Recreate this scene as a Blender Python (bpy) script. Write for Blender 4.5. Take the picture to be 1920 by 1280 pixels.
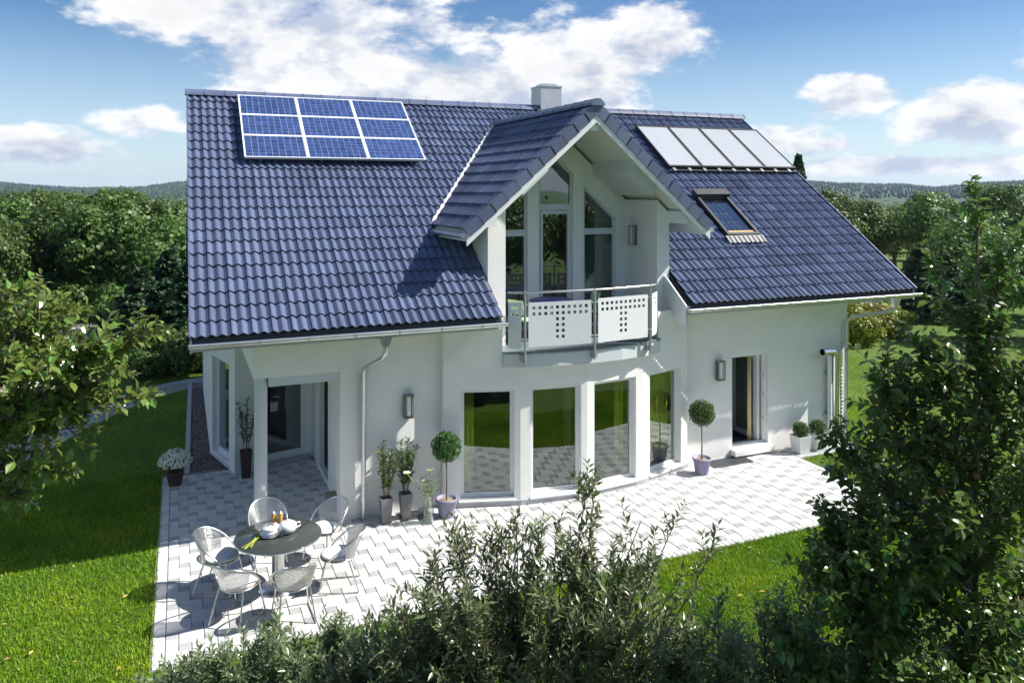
import bpy, bmesh, math, random
import numpy as np
from mathutils import Vector, Matrix
random.seed(7); RNG = np.random.default_rng(11)
S = bpy.context.scene; COL = S.collection
for o in list(bpy.data.objects): bpy.data.objects.remove(o)
# ------------------------------------------------------------------ camera, sky, sun, exposure
TH, FPX, YH = .401, 1466.8, 356.1
CAM = Vector((-.129, -12.571, 5.6))
cd = bpy.data.cameras.new('camera'); cam = bpy.data.objects.new('camera', cd); COL.objects.link(cam)
cam.location = CAM; cam.rotation_euler = (math.pi/2, 0, -TH)
cd.sensor_width = 36; cd.lens = FPX/1920*36; cd.shift_y = -(640-YH)/1920
cd.clip_start = .1; cd.clip_end = 9000
S.camera = cam
SUN_TRAVEL = Vector((-1.0, .31, -1.0)).normalized()
sl = bpy.data.lights.new('sun', 'SUN'); sun = bpy.data.objects.new('sun', sl); COL.objects.link(sun)
sl.energy = 5.0; sl.angle = math.radians(.5); sl.color = (1, .955, .88)
sun.rotation_euler = SUN_TRAVEL.to_track_quat('-Z', 'Y').to_euler(); sun.location = (20, -8, 25)
w = bpy.data.worlds.new('World'); S.world = w; w.use_nodes = True
S.view_settings.view_transform = 'Standard'; S.view_settings.look = 'None'
S.view_settings.exposure = 0.77; S.view_settings.gamma = 1

def build_world():
    nt = w.node_tree; N = nt.nodes; Lk = nt.links; N.clear()
    out = N.new('ShaderNodeOutputWorld'); bg = N.new('ShaderNodeBackground')
    sky = N.new('ShaderNodeTexSky'); sky.sky_type = 'NISHITA'; sky.sun_disc = False
    sky.sun_elevation = math.radians(43.7); sky.sun_rotation = math.atan2(1.0, -.31)
    sky.altitude = 400; sky.air_density = 1.0; sky.dust_density = .6; sky.ozone_density = 2.2
    bg.inputs['Strength'].default_value = .105
    tc = N.new('ShaderNodeTexCoord'); sep = N.new('ShaderNodeSeparateXYZ'); Lk.new(tc.outputs['Generated'], sep.inputs[0])
    def M(op, a, b=None, c=None):
        n = N.new('ShaderNodeMath'); n.operation = op
        for i, v in enumerate((a, b, c)):
            if v is None: continue
            if isinstance(v, (int, float)): n.inputs[i].default_value = v
            else: Lk.new(v, n.inputs[i])
        return n.outputs[0]
    az = M('ARCTAN2', sep.outputs[0], sep.outputs[1]); el = M('ARCSINE', sep.outputs[2])
    elc = M('MAXIMUM', el, .0)
    def comb(x, y, z):
        c = N.new('ShaderNodeCombineXYZ')
        for i, v in enumerate((x, y, z)):
            if isinstance(v, (int, float)): c.inputs[i].default_value = v
            else: Lk.new(v, c.inputs[i])
        return c.outputs[0]
    # cumulus masses given by compass bearing and height above the horizon (radians): centre, half width, half height, weight
    blobs = [(.15,.18,.17,.08),(.31,.125,.16,.055),(.02,.215,.10,.05),(.485,.15,.095,.09),(.57,.18,.07,.05),(.42,.085,.2,.03),
             (-.13,.045,.075,.022),(-.05,.08,.045,.022),(-.22,.03,.05,.010),(.73,.055,.08,.020),(.81,.11,.06,.024),(.93,.08,.08,.032),(1.03,.14,.05,.07),(.86,.028,.15,.014),
             (-.6,.2,.25,.09),(-.75,.5,.3,.14),(.2,.62,.4,.13),(1.5,.22,.25,.08),(1.4,.6,.35,.16),(2.4,.15,.3,.07),(2.5,.5,.4,.15),(-1.7,.2,.4,.09),(-1.8,.6,.4,.15),(-2.6,.12,.25,.05),(3.0,.9,.9,.2)]  # clouds out of view; cover added there to brighten the fill on shaded walls
    def density(dx, dy, full=True):
        a2 = M('ADD', az, dx) if dx else az; e2 = M('ADD', el, dy) if dy else el
        n1 = N.new('ShaderNodeTexNoise'); n1.inputs['Scale'].default_value = 9; n1.inputs['Detail'].default_value = 10 if full else 4; n1.inputs['Roughness'].default_value = .60
        Lk.new(comb(a2, M('MULTIPLY', e2, 1.9), 3.1), n1.inputs['Vector'])
        if not full: return n1.outputs[0], None
        pv = comb(az, el, 0.); tot = None
        for (a, e, wa, we) in blobs:
            v = N.new('ShaderNodeVectorMath'); v.operation = 'MULTIPLY_ADD'; Lk.new(pv, v.inputs[0]); v.inputs[1].default_value = (1/wa, 1/we, 0); v.inputs[2].default_value = (-a/wa, -e/we, 0)
            l = N.new('ShaderNodeVectorMath'); l.operation = 'LENGTH'; Lk.new(v.outputs[0], l.inputs[0])
            tot = l.outputs['Value'] if tot is None else M('MINIMUM', tot, l.outputs['Value'])
        tot = M('MAXIMUM', M('SUBTRACT', 1.3, tot), -.7)
        return n1.outputs[0], M('ADD', M('MULTIPLY', tot, .85), M('MULTIPLY', M('SUBTRACT', n1.outputs[0], .5), 2.7))
    na, d0 = density(0., 0.); nb_, _ = density(.012, .040, False)
    ss = N.new('ShaderNodeMapRange'); ss.interpolation_type = 'SMOOTHSTEP'; Lk.new(d0, ss.inputs[0])
    ss.inputs[1].default_value = .10; ss.inputs[2].default_value = .52
    hz = N.new('ShaderNodeMapRange'); Lk.new(elc, hz.inputs[0]); hz.inputs[1].default_value = 0; hz.inputs[2].default_value = .20; hz.inputs[3].default_value = .6; hz.inputs[4].default_value = 0
    cover = M('MULTIPLY', ss.outputs[0], .97)
    # lit side against shaded belly
    sh = N.new('ShaderNodeMapRange'); Lk.new(M('SUBTRACT', na, nb_), sh.inputs[0]); sh.inputs[1].default_value = -.12; sh.inputs[2].default_value = .07
    thick = N.new('ShaderNodeMapRange'); Lk.new(d0, thick.inputs[0]); thick.inputs[1].default_value = .5; thick.inputs[2].default_value = 2.0; thick.inputs[3].default_value = 1.0; thick.inputs[4].default_value = .72
    cr = N.new('ShaderNodeMix'); cr.data_type = 'RGBA'; Lk.new(sh.outputs[0], cr.inputs[0])
    cr.inputs[6].default_value = (3.2, 3.6, 4.5, 1); cr.inputs[7].default_value = (6.0, 6.0, 6.05, 1)
    cm = N.new('ShaderNodeMix'); cm.data_type = 'RGBA'; cm.blend_type = 'MULTIPLY'; cm.inputs[0].default_value = 1
    Lk.new(cr.outputs[2], cm.inputs[6]); Lk.new(comb(thick.outputs[0], thick.outputs[0], thick.outputs[0]), cm.inputs[7])
    # clear sky, deepened a little
    hs = N.new('ShaderNodeHueSaturation'); hs.inputs['Saturation'].default_value = 1.28; hs.inputs['Value'].default_value = .66; hs.inputs['Hue'].default_value = .506; Lk.new(sky.outputs[0], hs.inputs['Color'])
    veil = N.new('ShaderNodeMix'); veil.data_type = 'RGBA'; Lk.new(hz.outputs[0], veil.inputs[0]); Lk.new(hs.outputs[0], veil.inputs[6]); veil.inputs[7].default_value = (4.3, 5.5, 6.9, 1)
    mx = N.new('ShaderNodeMix'); mx.data_type = 'RGBA'; Lk.new(cover, mx.inputs[0]); Lk.new(veil.outputs[2], mx.inputs[6]); Lk.new(cm.outputs[2], mx.inputs[7])
    Lk.new(mx.outputs[2], bg.inputs['Color']); Lk.new(bg.outputs[0], out.inputs[0])
build_world()
S.render.engine = 'CYCLES'
S.cycles.max_bounces = 7; S.cycles.diffuse_bounces = 4; S.cycles.glossy_bounces = 4; S.cycles.transparent_max_bounces = 12
S.cycles.caustics_reflective = False; S.cycles.caustics_refractive = False

# ------------------------------------------------------------------ helpers
def tag(o, label=None, cat=None, group=None, kind=None):
    if label: o['label'] = label
    if cat: o['category'] = cat
    if group: o['group'] = group
    if kind: o['kind'] = kind
    return o
def empty(name, loc=(0, 0, 0), rz=0, parent=None):
    o = bpy.data.objects.new(name, None); COL.objects.link(o); o.location = loc; o.rotation_euler = (0, 0, rz)
    o.empty_display_size = .2
    if parent: o.parent = parent
    return o
def link(name, me, m, parent=None, loc=None, rot=None):
    o = bpy.data.objects.new(name, me); COL.objects.link(o)
    if m is not None and not me.materials: me.materials.append(m)
    if parent: o.parent = parent
    if loc is not None: o.location = loc
    if rot is not None: o.rotation_euler = rot
    return o
class MB:
    def __init__(s): s.v = []; s.f = []; s.sm = []
    def add(s, vs, fs, smooth=False):
        b = len(s.v); s.v += [tuple(v) for v in vs]; s.f += [tuple(b+i for i in f) for f in fs]; s.sm += [smooth]*len(fs); return s
    def box(s, x0, x1, y0, y1, z0, z1):
        return s.add([(x0,y0,z0),(x1,y0,z0),(x1,y1,z0),(x0,y1,z0),(x0,y0,z1),(x1,y0,z1),(x1,y1,z1),(x0,y1,z1)],
              [(0,3,2,1),(4,5,6,7),(0,1,5,4),(1,2,6,5),(2,3,7,6),(3,0,4,7)])
    def cbox(s, x0, x1, y0, y1, z0, z1, b):   # box with chamfered top edges
        return s.add([(x0,y0,z0),(x1,y0,z0),(x1,y1,z0),(x0,y1,z0),(x0,y0,z1-b),(x1,y0,z1-b),(x1,y1,z1-b),(x0,y1,z1-b),
                      (x0+b,y0+b,z1),(x1-b,y0+b,z1),(x1-b,y1-b,z1),(x0+b,y1-b,z1)],
              [(0,1,5,4),(1,2,6,5),(2,3,7,6),(3,0,4,7),(4,5,9,8),(5,6,10,9),(6,7,11,10),(7,4,8,11),(8,9,10,11)])
    def prism(s, pts, d):                     # pts: 3D polygon, d: extrusion vector
        n = len(pts); a = [Vector(p) for p in pts]; b = [p+Vector(d) for p in a]
        return s.add(a+b, [tuple(range(n))[::-1], tuple(range(n, 2*n))]+[(i, (i+1) % n, n+(i+1) % n, n+i) for i in range(n)])
    def tube(s, pts, r, seg=8, cap=True, closed=False):
        P = [Vector(p) for p in pts]; n = len(P); R = r if isinstance(r, (list, tuple)) else [r]*n
        rings = []; ref = None
        for i in range(n):
            a = P[i-1] if (i > 0 or closed) else P[i]; b = P[(i+1) % n] if (i < n-1 or closed) else P[i]
            t = (b-a)
            t = t.normalized() if t.length > 1e-9 else Vector((0, 0, 1))
            if ref is None: ref = Vector((0, 0, 1)) if abs(t.z) < .9 else Vector((1, 0, 0))
            u = (ref-t*ref.dot(t))
            u = u.normalized() if u.length > 1e-6 else t.orthogonal().normalized()
            ref = u; v = t.cross(u)
            rings.append([P[i]+(u*math.cos(2*math.pi*k/seg)+v*math.sin(2*math.pi*k/seg))*R[i] for k in range(seg)])
        vs = [p for rg in rings for p in rg]; fs = []
        for i in range(n if closed else n-1):
            j = (i+1) % n
            for k in range(seg): fs.append((i*seg+k, i*seg+(k+1) % seg, j*seg+(k+1) % seg, j*seg+k))
        s.add(vs, fs, True)
        if cap and not closed:
            s.add(rings[0], [tuple(range(seg))[::-1]]); s.add(rings[-1], [tuple(range(seg))])
        return s
    def lathe(s, prof, seg=24, c=(0, 0, 0), smooth=True):
        vs = []; fs = []
        for (r, z) in prof:
            for k in range(seg):
                a = 2*math.pi*k/seg; vs.append((c[0]+r*math.cos(a), c[1]+r*math.sin(a), c[2]+z))
        for i in range(len(prof)-1):
            for k in range(seg): fs.append((i*seg+k, i*seg+(k+1) % seg, (i+1)*seg+(k+1) % seg, (i+1)*seg+k))
        s.add(vs, fs, smooth)
        if prof[0][0] > 1e-6: s.add(vs[:seg], [tuple(range(seg))[::-1]])
        if prof[-1][0] > 1e-6: s.add(vs[-seg:], [tuple(range(seg))])
        return s
    def mesh(s, name):
        me = bpy.data.meshes.new(name); me.from_pydata(s.v, [], s.f); me.polygons.foreach_set('use_smooth', s.sm); me.update(); return me
    def build(s, name, m, parent=None, loc=None, rot=None, bevel=0):
        o = link(name, s.mesh(name), m, parent, loc, rot)
        if bevel:
            md = o.modifiers.new('b', 'BEVEL'); md.width = bevel; md.segments = 2; md.limit_method = 'ANGLE'; md.angle_limit = math.radians(40)
        return o
def np_mesh(name, V, F):     # V (n,3), F (m,k)
    me = bpy.data.meshes.new(name); V = np.asarray(V, np.float32); F = np.asarray(F, np.int32); m, k = F.shape
    me.vertices.add(len(V)); me.vertices.foreach_set('co', V.ravel())
    me.loops.add(m*k); me.loops.foreach_set('vertex_index', F.ravel())
    me.polygons.add(m); me.polygons.foreach_set('loop_start', np.arange(0, m*k, k, dtype=np.int32)); me.polygons.foreach_set('loop_total', np.full(m, k, np.int32))
    me.update(calc_edges=True); me.validate(); return me
def mat(name, col, rough=.6, var=.0, scale=4., bump=0., bscale=60., metal=0., rand=0., island=0., spec=.5, col2=None, coat=0.):
    m = bpy.data.materials.new(name); m.use_nodes = True; nt = m.node_tree; N = nt.nodes; Lk = nt.links
    p = N['Principled BSDF']; p.inputs['Roughness'].default_value = rough; p.inputs['Metallic'].default_value = metal
    p.inputs['Specular IOR Level'].default_value = spec; p.inputs['Coat Weight'].default_value = coat; p.inputs['Coat Roughness'].default_value = .15
    c = (*col, 1); p.inputs['Base Color'].default_value = c
    tc = N.new('ShaderNodeTexCoord'); src = None
    if var or col2:
        n = N.new('ShaderNodeTexNoise'); n.inputs['Scale'].default_value = scale; n.inputs['Detail'].default_value = 6; n.inputs['Roughness'].default_value = .62
        Lk.new(tc.outputs['Object'], n.inputs['Vector'])
        mx = N.new('ShaderNodeMix'); mx.data_type = 'RGBA'
        r = N.new('ShaderNodeMapRange'); r.inputs[1].default_value = .32; r.inputs[2].default_value = .68; Lk.new(n.outputs[0], r.inputs[0]); Lk.new(r.outputs[0], mx.inputs[0])
        b = col2 or tuple(x*(1+var) for x in col); a = tuple(x*(1-var) for x in col) if not col2 else col
        mx.inputs[6].default_value = (*a, 1); mx.inputs[7].default_value = (*b, 1); src = mx.outputs[2]
    for amt, kind in ((rand, 'obj'), (island, 'isl')):
        if not amt: continue
        g = N.new('ShaderNodeObjectInfo' if kind == 'obj' else 'ShaderNodeNewGeometry')
        mr = N.new('ShaderNodeMapRange'); mr.inputs[3].default_value = 1-amt; mr.inputs[4].default_value = 1+amt
        Lk.new(g.outputs['Random' if kind == 'obj' else 'Random Per Island'], mr.inputs[0])
        hs = N.new('ShaderNodeHueSaturation'); Lk.new(mr.outputs[0], hs.inputs['Value'])
        if src is None: hs.inputs['Color'].default_value = c
        else: Lk.new(src, hs.inputs['Color'])
        src = hs.outputs[0]
    if src is not None: Lk.new(src, p.inputs['Base Color'])
    if bump:
        n = N.new('ShaderNodeTexNoise'); n.inputs['Scale'].default_value = bscale; n.inputs['Detail'].default_value = 4
        Lk.new(tc.outputs['Object'], n.inputs['Vector'])
        b = N.new('ShaderNodeBump'); b.inputs['Strength'].default_value = bump; b.inputs['Distance'].default_value = .02
        Lk.new(n.outputs[0], b.inputs['Height']); Lk.new(b.outputs[0], p.inputs['Normal'])
    return m
def leafmat(name, col, trans=.35, rough=.4, island=.35, rand=.12, hue=.03, patch=0.):
    m = bpy.data.materials.new(name); m.use_nodes = True; nt = m.node_tree; N = nt.nodes; Lk = nt.links
    p = N['Principled BSDF']; p.inputs['Roughness'].default_value = rough
    g = N.new('ShaderNodeNewGeometry'); oi = N.new('ShaderNodeObjectInfo')
    mr = N.new('ShaderNodeMapRange'); mr.inputs[3].default_value = 1-island; mr.inputs[4].default_value = 1+island; Lk.new(g.outputs['Random Per Island'], mr.inputs[0])
    mr2 = N.new('ShaderNodeMapRange'); mr2.inputs[3].default_value = 1-rand; mr2.inputs[4].default_value = 1+rand; Lk.new(oi.outputs['Random'], mr2.inputs[0])
    mu = N.new('ShaderNodeMath'); mu.operation = 'MULTIPLY'; Lk.new(mr.outputs[0], mu.inputs[0]); Lk.new(mr2.outputs[0], mu.inputs[1])
    mh = N.new('ShaderNodeMapRange'); mh.inputs[3].default_value = .5-hue; mh.inputs[4].default_value = .5+hue; Lk.new(oi.outputs['Random'], mh.inputs[0])
    hs = N.new('ShaderNodeHueSaturation'); hs.inputs['Color'].default_value = (*col, 1); Lk.new(mu.outputs[0], hs.inputs['Value']); Lk.new(mh.outputs[0], hs.inputs['Hue'])
    if patch:      # worn and lusher patches across an area
        tc = N.new('ShaderNodeTexCoord'); no = N.new('ShaderNodeTexNoise'); no.inputs['Scale'].default_value = .9; no.inputs['Detail'].default_value = 5; Lk.new(tc.outputs['Object'], no.inputs['Vector'])
        r1 = N.new('ShaderNodeMapRange'); r1.inputs[1].default_value = .3; r1.inputs[2].default_value = .7; r1.inputs[3].default_value = .5-.035*patch; r1.inputs[4].default_value = .5+.02*patch; Lk.new(no.outputs[0], r1.inputs[0])
        r2 = N.new('ShaderNodeMapRange'); r2.inputs[1].default_value = .3; r2.inputs[2].default_value = .7; r2.inputs[3].default_value = 1+.28*patch; r2.inputs[4].default_value = 1-.25*patch; Lk.new(no.outputs[0], r2.inputs[0])
        h2 = N.new('ShaderNodeHueSaturation'); Lk.new(hs.outputs[0], h2.inputs['Color']); Lk.new(r1.outputs[0], h2.inputs['Hue']); Lk.new(r2.outputs[0], h2.inputs['Value']); hs = h2
    Lk.new(hs.outputs[0], p.inputs['Base Color'])
    t = N.new('ShaderNodeBsdfTranslucent'); t2 = N.new('ShaderNodeHueSaturation'); t2.inputs['Value'].default_value = 1.5; t2.inputs['Hue'].default_value = .496
    Lk.new(hs.outputs[0], t2.inputs['Color']); Lk.new(t2.outputs[0], t.inputs['Color'])
    mx = N.new('ShaderNodeMixShader'); mx.inputs[0].default_value = trans
    Lk.new(p.outputs[0], mx.inputs[1]); Lk.new(t.outputs[0], mx.inputs[2]); Lk.new(mx.outputs[0], N['Material Output'].inputs[0])
    return m
def glassmat(name, tint, base=.14, gain=1.5):
    m = bpy.data.materials.new(name); m.use_nodes = True; nt = m.node_tree; N = nt.nodes; Lk = nt.links; N.remove(N['Principled BSDF'])
    t = N.new('ShaderNodeBsdfTransparent'); t.inputs[0].default_value = (*tint, 1)
    g = N.new('ShaderNodeBsdfGlossy'); g.inputs['Roughness'].default_value = .0; g.inputs[0].default_value = (.93, .97, 1, 1)
    tcg = N.new('ShaderNodeTexCoord'); ng = N.new('ShaderNodeTexNoise'); ng.inputs['Scale'].default_value = 1.7; ng.inputs['Detail'].default_value = 1; Lk.new(tcg.outputs['Object'], ng.inputs['Vector']); bg_ = N.new('ShaderNodeBump'); bg_.inputs['Strength'].default_value = .10; bg_.inputs['Distance'].default_value = .02; Lk.new(ng.outputs[0], bg_.inputs['Height']); Lk.new(bg_.outputs[0], g.inputs['Normal'])
    lw = N.new('ShaderNodeLayerWeight'); lw.inputs[0].default_value = .5; pw_ = N.new('ShaderNodeMath'); pw_.operation = 'POWER'; Lk.new(lw.outputs['Facing'], pw_.inputs[0]); pw_.inputs[1].default_value = 3.
    ma = N.new('ShaderNodeMath'); ma.operation = 'MULTIPLY_ADD'; ma.use_clamp = True; Lk.new(pw_.outputs[0], ma.inputs[0]); ma.inputs[1].default_value = gain; ma.inputs[2].default_value = base
    mx = N.new('ShaderNodeMixShader'); Lk.new(ma.outputs[0], mx.inputs[0]); Lk.new(t.outputs[0], mx.inputs[1]); Lk.new(g.outputs[0], mx.inputs[2])
    Lk.new(mx.outputs[0], N['Material Output'].inputs[0]); return m
MT = dict(
 wall=mat('white_render', (.87, .865, .83), .9, .05, .7, .6, 95),
 white=mat('white_paint', (.78, .79, .80), .45, .02, 3),
 greywhite=mat('pale_grey_paint', (.60, .63, .66), .5, .02, 3),
 soffit=mat('soffit_paint', (.70, .71, .68), .6, .03, 3),
 tile=mat('blue_roof_tile', (.105, .130, .215), .36, .20, 1.1, .15, 90, rand=.18, island=.18, coat=.15),
 tiledark=mat('roof_underlay', (.03, .035, .05), .8),
 zinc=mat('zinc', (.62, .65, .67), .32, .06, 5, metal=.85),
 steel=mat('stainless_steel', (.66, .66, .66), .26, .04, 8, metal=1.),
 railing=mat('brushed_railing', (.42, .42, .43), .42, .05, 8, metal=.6),
 chrome=mat('polished_duct', (.72, .74, .76), .14, .05, 6, metal=1.),
 sill=mat('sill_aluminium', (.62, .63, .64), .5),
 glass=glassmat('window_glass', (.78, .83, .80), .12, .8),
 clear=glassmat('clear_glass', (.96, .98, .97), .04, .7),
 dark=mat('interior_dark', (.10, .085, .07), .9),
 floorin=mat('interior_floor', (.16, .15, .14), .6),
 curtain=mat('yellow_green_curtain', (.60, .62, .08), .8, .15, 14),
 curtainb=mat('beige_curtain', (.62, .50, .28), .8, .1, 14),
 black=mat('dark_frame', (.018, .020, .026), .5),
 paver=mat('pale_concrete_paver', (.58, .58, .565), .85, .15, 2.0, .25, 160, rand=.06, island=.06),
 paverg=mat('grey_concrete_paver', (.39, .395, .40), .85, .14, 3, .25, 160, rand=.07, island=.07),
 joint=mat('joint_sand', (.27, .26, .235), .95, .2, 30),
 concrete=mat('concrete_edging', (.42, .43, .44), .9, .1, 8, .2, 100),
 gravel=mat('reddish_gravel', (.20, .165, .15), .9, .2, 20, island=.45),
 path=mat('path_slab', (.40, .42, .44), .9, .1, 6, rand=.08),
 drive=mat('pale_gravel_drive', (.52, .48, .41), .95, .12, 3, .3, 60),
 bark=mat('bark', (.13, .10, .075), .9, .25, 12, .5, 40),
 twig=mat('twig_bark', (.17, .12, .085), .85, .2, 12),
 pot=mat('mauve_plastic_pot', (.24, .23, .36), .5, .04, 6),
 potgrey=mat('grey_stone_planter', (.20, .195, .20), .55, .12, 10),
 potdark=mat('dark_brown_planter', (.035, .025, .022), .5),
 terracotta=mat('brown_pot', (.10, .055, .04), .7, .1, 9),
 potwhite=mat('silver_white_planter', (.66, .68, .68), .35, .03, 6),
 soil=mat('soil_and_chips', (.30, .24, .17), .95, .4, 40, .6, 60),
 tabletop=mat('dark_granite_top', (.055, .062, .058), .12, .25, 60, spec=.6),
 cushion=mat('white_cushion', (.80, .79, .76), .9, .02, 6, .1, 200),
 wood=mat('plywood_seat', (.45, .27, .10), .5, .1, 20),
 porcelain=mat('white_porcelain', (.82, .82, .82), .12, spec=.6),
 amber=mat('amber_wood', (.50, .27, .05), .35, .12, 30),
 stalk=mat('yellow_green_stalk', (.36, .40, .05), .5, .1, 20),
 petal=mat('white_petal', (.82, .80, .70), .7), yolk=mat('yellow_flower_eye', (.65, .52, .04), .7),
 cell=mat('blue_solar_cell', (.040, .072, .20), .18, .35, 26, rand=.1, island=.22, coat=.6),
 grid=mat('solar_backsheet', (.62, .64, .72), .3),
 collector=mat('collector_glass', (.46, .48, .49), .10, .03, 2, coat=1., spec=.8),
 blue=mat('blue_tabletop', (.12, .13, .42), .4), green=mat('pale_green_chair', (.42, .58, .36), .5),
 apple=mat('ripe_apple', (.32, .12, .08), .4, .3, 14),
 grating=mat('steel_grating', (.30, .31, .33), .4, metal=.8),
 brick=mat('pale_brick_wall', (.55, .42, .32), .9, .1, 6), redroof=mat('brown_roof', (.17, .10, .08), .8, .1, 6),
 leaf_apple=leafmat('apple_leaf', (.098, .178, .040), .32, .22), leaf_light=leafmat('sunny_apple_leaf', (.145, .235, .05), .34, .24), leaf_shrub=leafmat('shrub_leaf', (.15, .195, .09), .25, .26),
 leaf_tree=leafmat('tree_leaf', (.085, .150, .032), .3, .5, .4, .28, .012), leaf_conifer=leafmat('conifer_needle', (.03, .075, .028), .15, .6, .35, .15),
 leaf_box=leafmat('box_leaf', (.06, .14, .025), .3, .45), leaf_ole=leafmat('oleander_leaf', (.085, .15, .045), .3, .4),
 leaf_yellow=leafmat('yellow_bush_leaf', (.19, .21, .025), .3, .5),
 grass=leafmat('grass_blade', (.150, .290, .006), .25, .55, .4, .0, .0, 1.), fallen=mat('fallen_leaf', (.42, .30, .08), .8, .2, 9, island=.3),
)
# ------------------------------------------------------------------ ground
def gz(x, y): return -min(max(math.hypot(x-6, y-8)-48, 0)*.035, 9.)
def ground():
    m = bpy.data.materials.new('lawn'); m.use_nodes = True; nt = m.node_tree; N = nt.nodes; Lk = nt.links; p = N['Principled BSDF']; p.inputs['Roughness'].default_value = .9
    tc = N.new('ShaderNodeTexCoord')
    def noise(s, d=6):
        n = N.new('ShaderNodeTexNoise'); n.inputs['Scale'].default_value = s; n.inputs['Detail'].default_value = d; Lk.new(tc.outputs['Object'], n.inputs['Vector']); return n.outputs[0]
    a = N.new('ShaderNodeMix'); a.data_type = 'RGBA'; Lk.new(noise(.5), a.inputs[0]); a.inputs[6].default_value = (.06, .12, .005, 1); a.inputs[7].default_value = (.10, .17, .008, 1)
    b = N.new('ShaderNodeMix'); b.data_type = 'RGBA'; b.blend_type = 'OVERLAY'; b.inputs[0].default_value = .7; Lk.new(a.outputs[2], b.inputs[6]); Lk.new(noise(28, 3), b.inputs[7])
    Lk.new(b.outputs[2], p.inputs['Base Color'])
    bp = N.new('ShaderNodeBump'); bp.inputs['Strength'].default_value = .8; bp.inputs['Distance'].default_value = .05; Lk.new(noise(45, 3), bp.inputs['Height']); Lk.new(bp.outputs[0], p.inputs['Normal'])
    mb = MB(); n = 48; R = [0, 20, 48, 80, 120, 200, 305, 500, 900, 2500, 6000]
    vs = [(6, 8, -.03)]; fs = []
    for r in R[1:]:
        for k in range(n): vs.append((6+r*math.cos(2*math.pi*k/n), 8+r*math.sin(2*math.pi*k/n), -.03+gz(6+r, 8)))
    for k in range(n): fs.append((0, 1+k, 1+(k+1) % n))
    for i in range(len(R)-2):
        for k in range(n): a0 = 1+i*n; b0 = a0+n; fs.append((a0+k, b0+k, b0+(k+1) % n, a0+(k+1) % n))
    mb.add(vs, fs); tag(mb.build('lawn_ground', m), kind='structure')
ground()
def in_frame(p, margin=60):
    d = p-CAM; r = d.x*math.cos(TH)-d.y*math.sin(TH); fw = d.x*math.sin(TH)+d.y*math.cos(TH)
    if fw < .5: return False
    u = 960+FPX*r/fw; v = YH-FPX*d.z/fw
    return -margin < u < 1920+margin and -margin < v < 1280+margin
def grass(name, label_area, n, rects, h=.05):
    P = []
    for (x0, x1, y0, y1, k) in rects:
        m = int(n*k); P.append(np.c_[RNG.uniform(x0, x1, m), RNG.uniform(y0, y1, m)])
    P = np.concatenate(P); n = len(P)
    a = RNG.uniform(0, 2*np.pi, n); hh = h*RNG.uniform(.5, 1.4, n); wd = .007*RNG.uniform(.7, 1.5, n); lean = RNG.normal(0, .35, (n, 2))*hh[:, None]
    dx = np.c_[np.cos(a), np.sin(a)]*wd[:, None]
    V = np.zeros((n, 3, 3), np.float32)
    V[:, 0, :2] = P-dx; V[:, 1, :2] = P+dx; V[:, 2, :2] = P+lean; V[:, 2, 2] = hh; V[:, :2, 2] = 0; V[:, :, 2] -= .03
    o = link(name, np_mesh(name, V.reshape(-1, 3), np.arange(n*3).reshape(n, 3)), MT['grass']); tag(o, kind='stuff'); o['label'] = label_area; o['category'] = 'grass'; return o
grass('lawn_grass', 'short mown grass of the lawn around the paved patio', 130000, [(-5.5, -.47, -4.5, 4.5, .75), (-5.5, .05, 4.5, 12, .2), (2., 12.4, -5.2, -2.55, .55), (11.9, 17, -5, 3, .3), (13.8, 21, 0, 9, .22), (-.475, -.43, -2.6, 4.1, .012), (-.4, 11.8, -2.56, -2.50, .02)])
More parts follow.
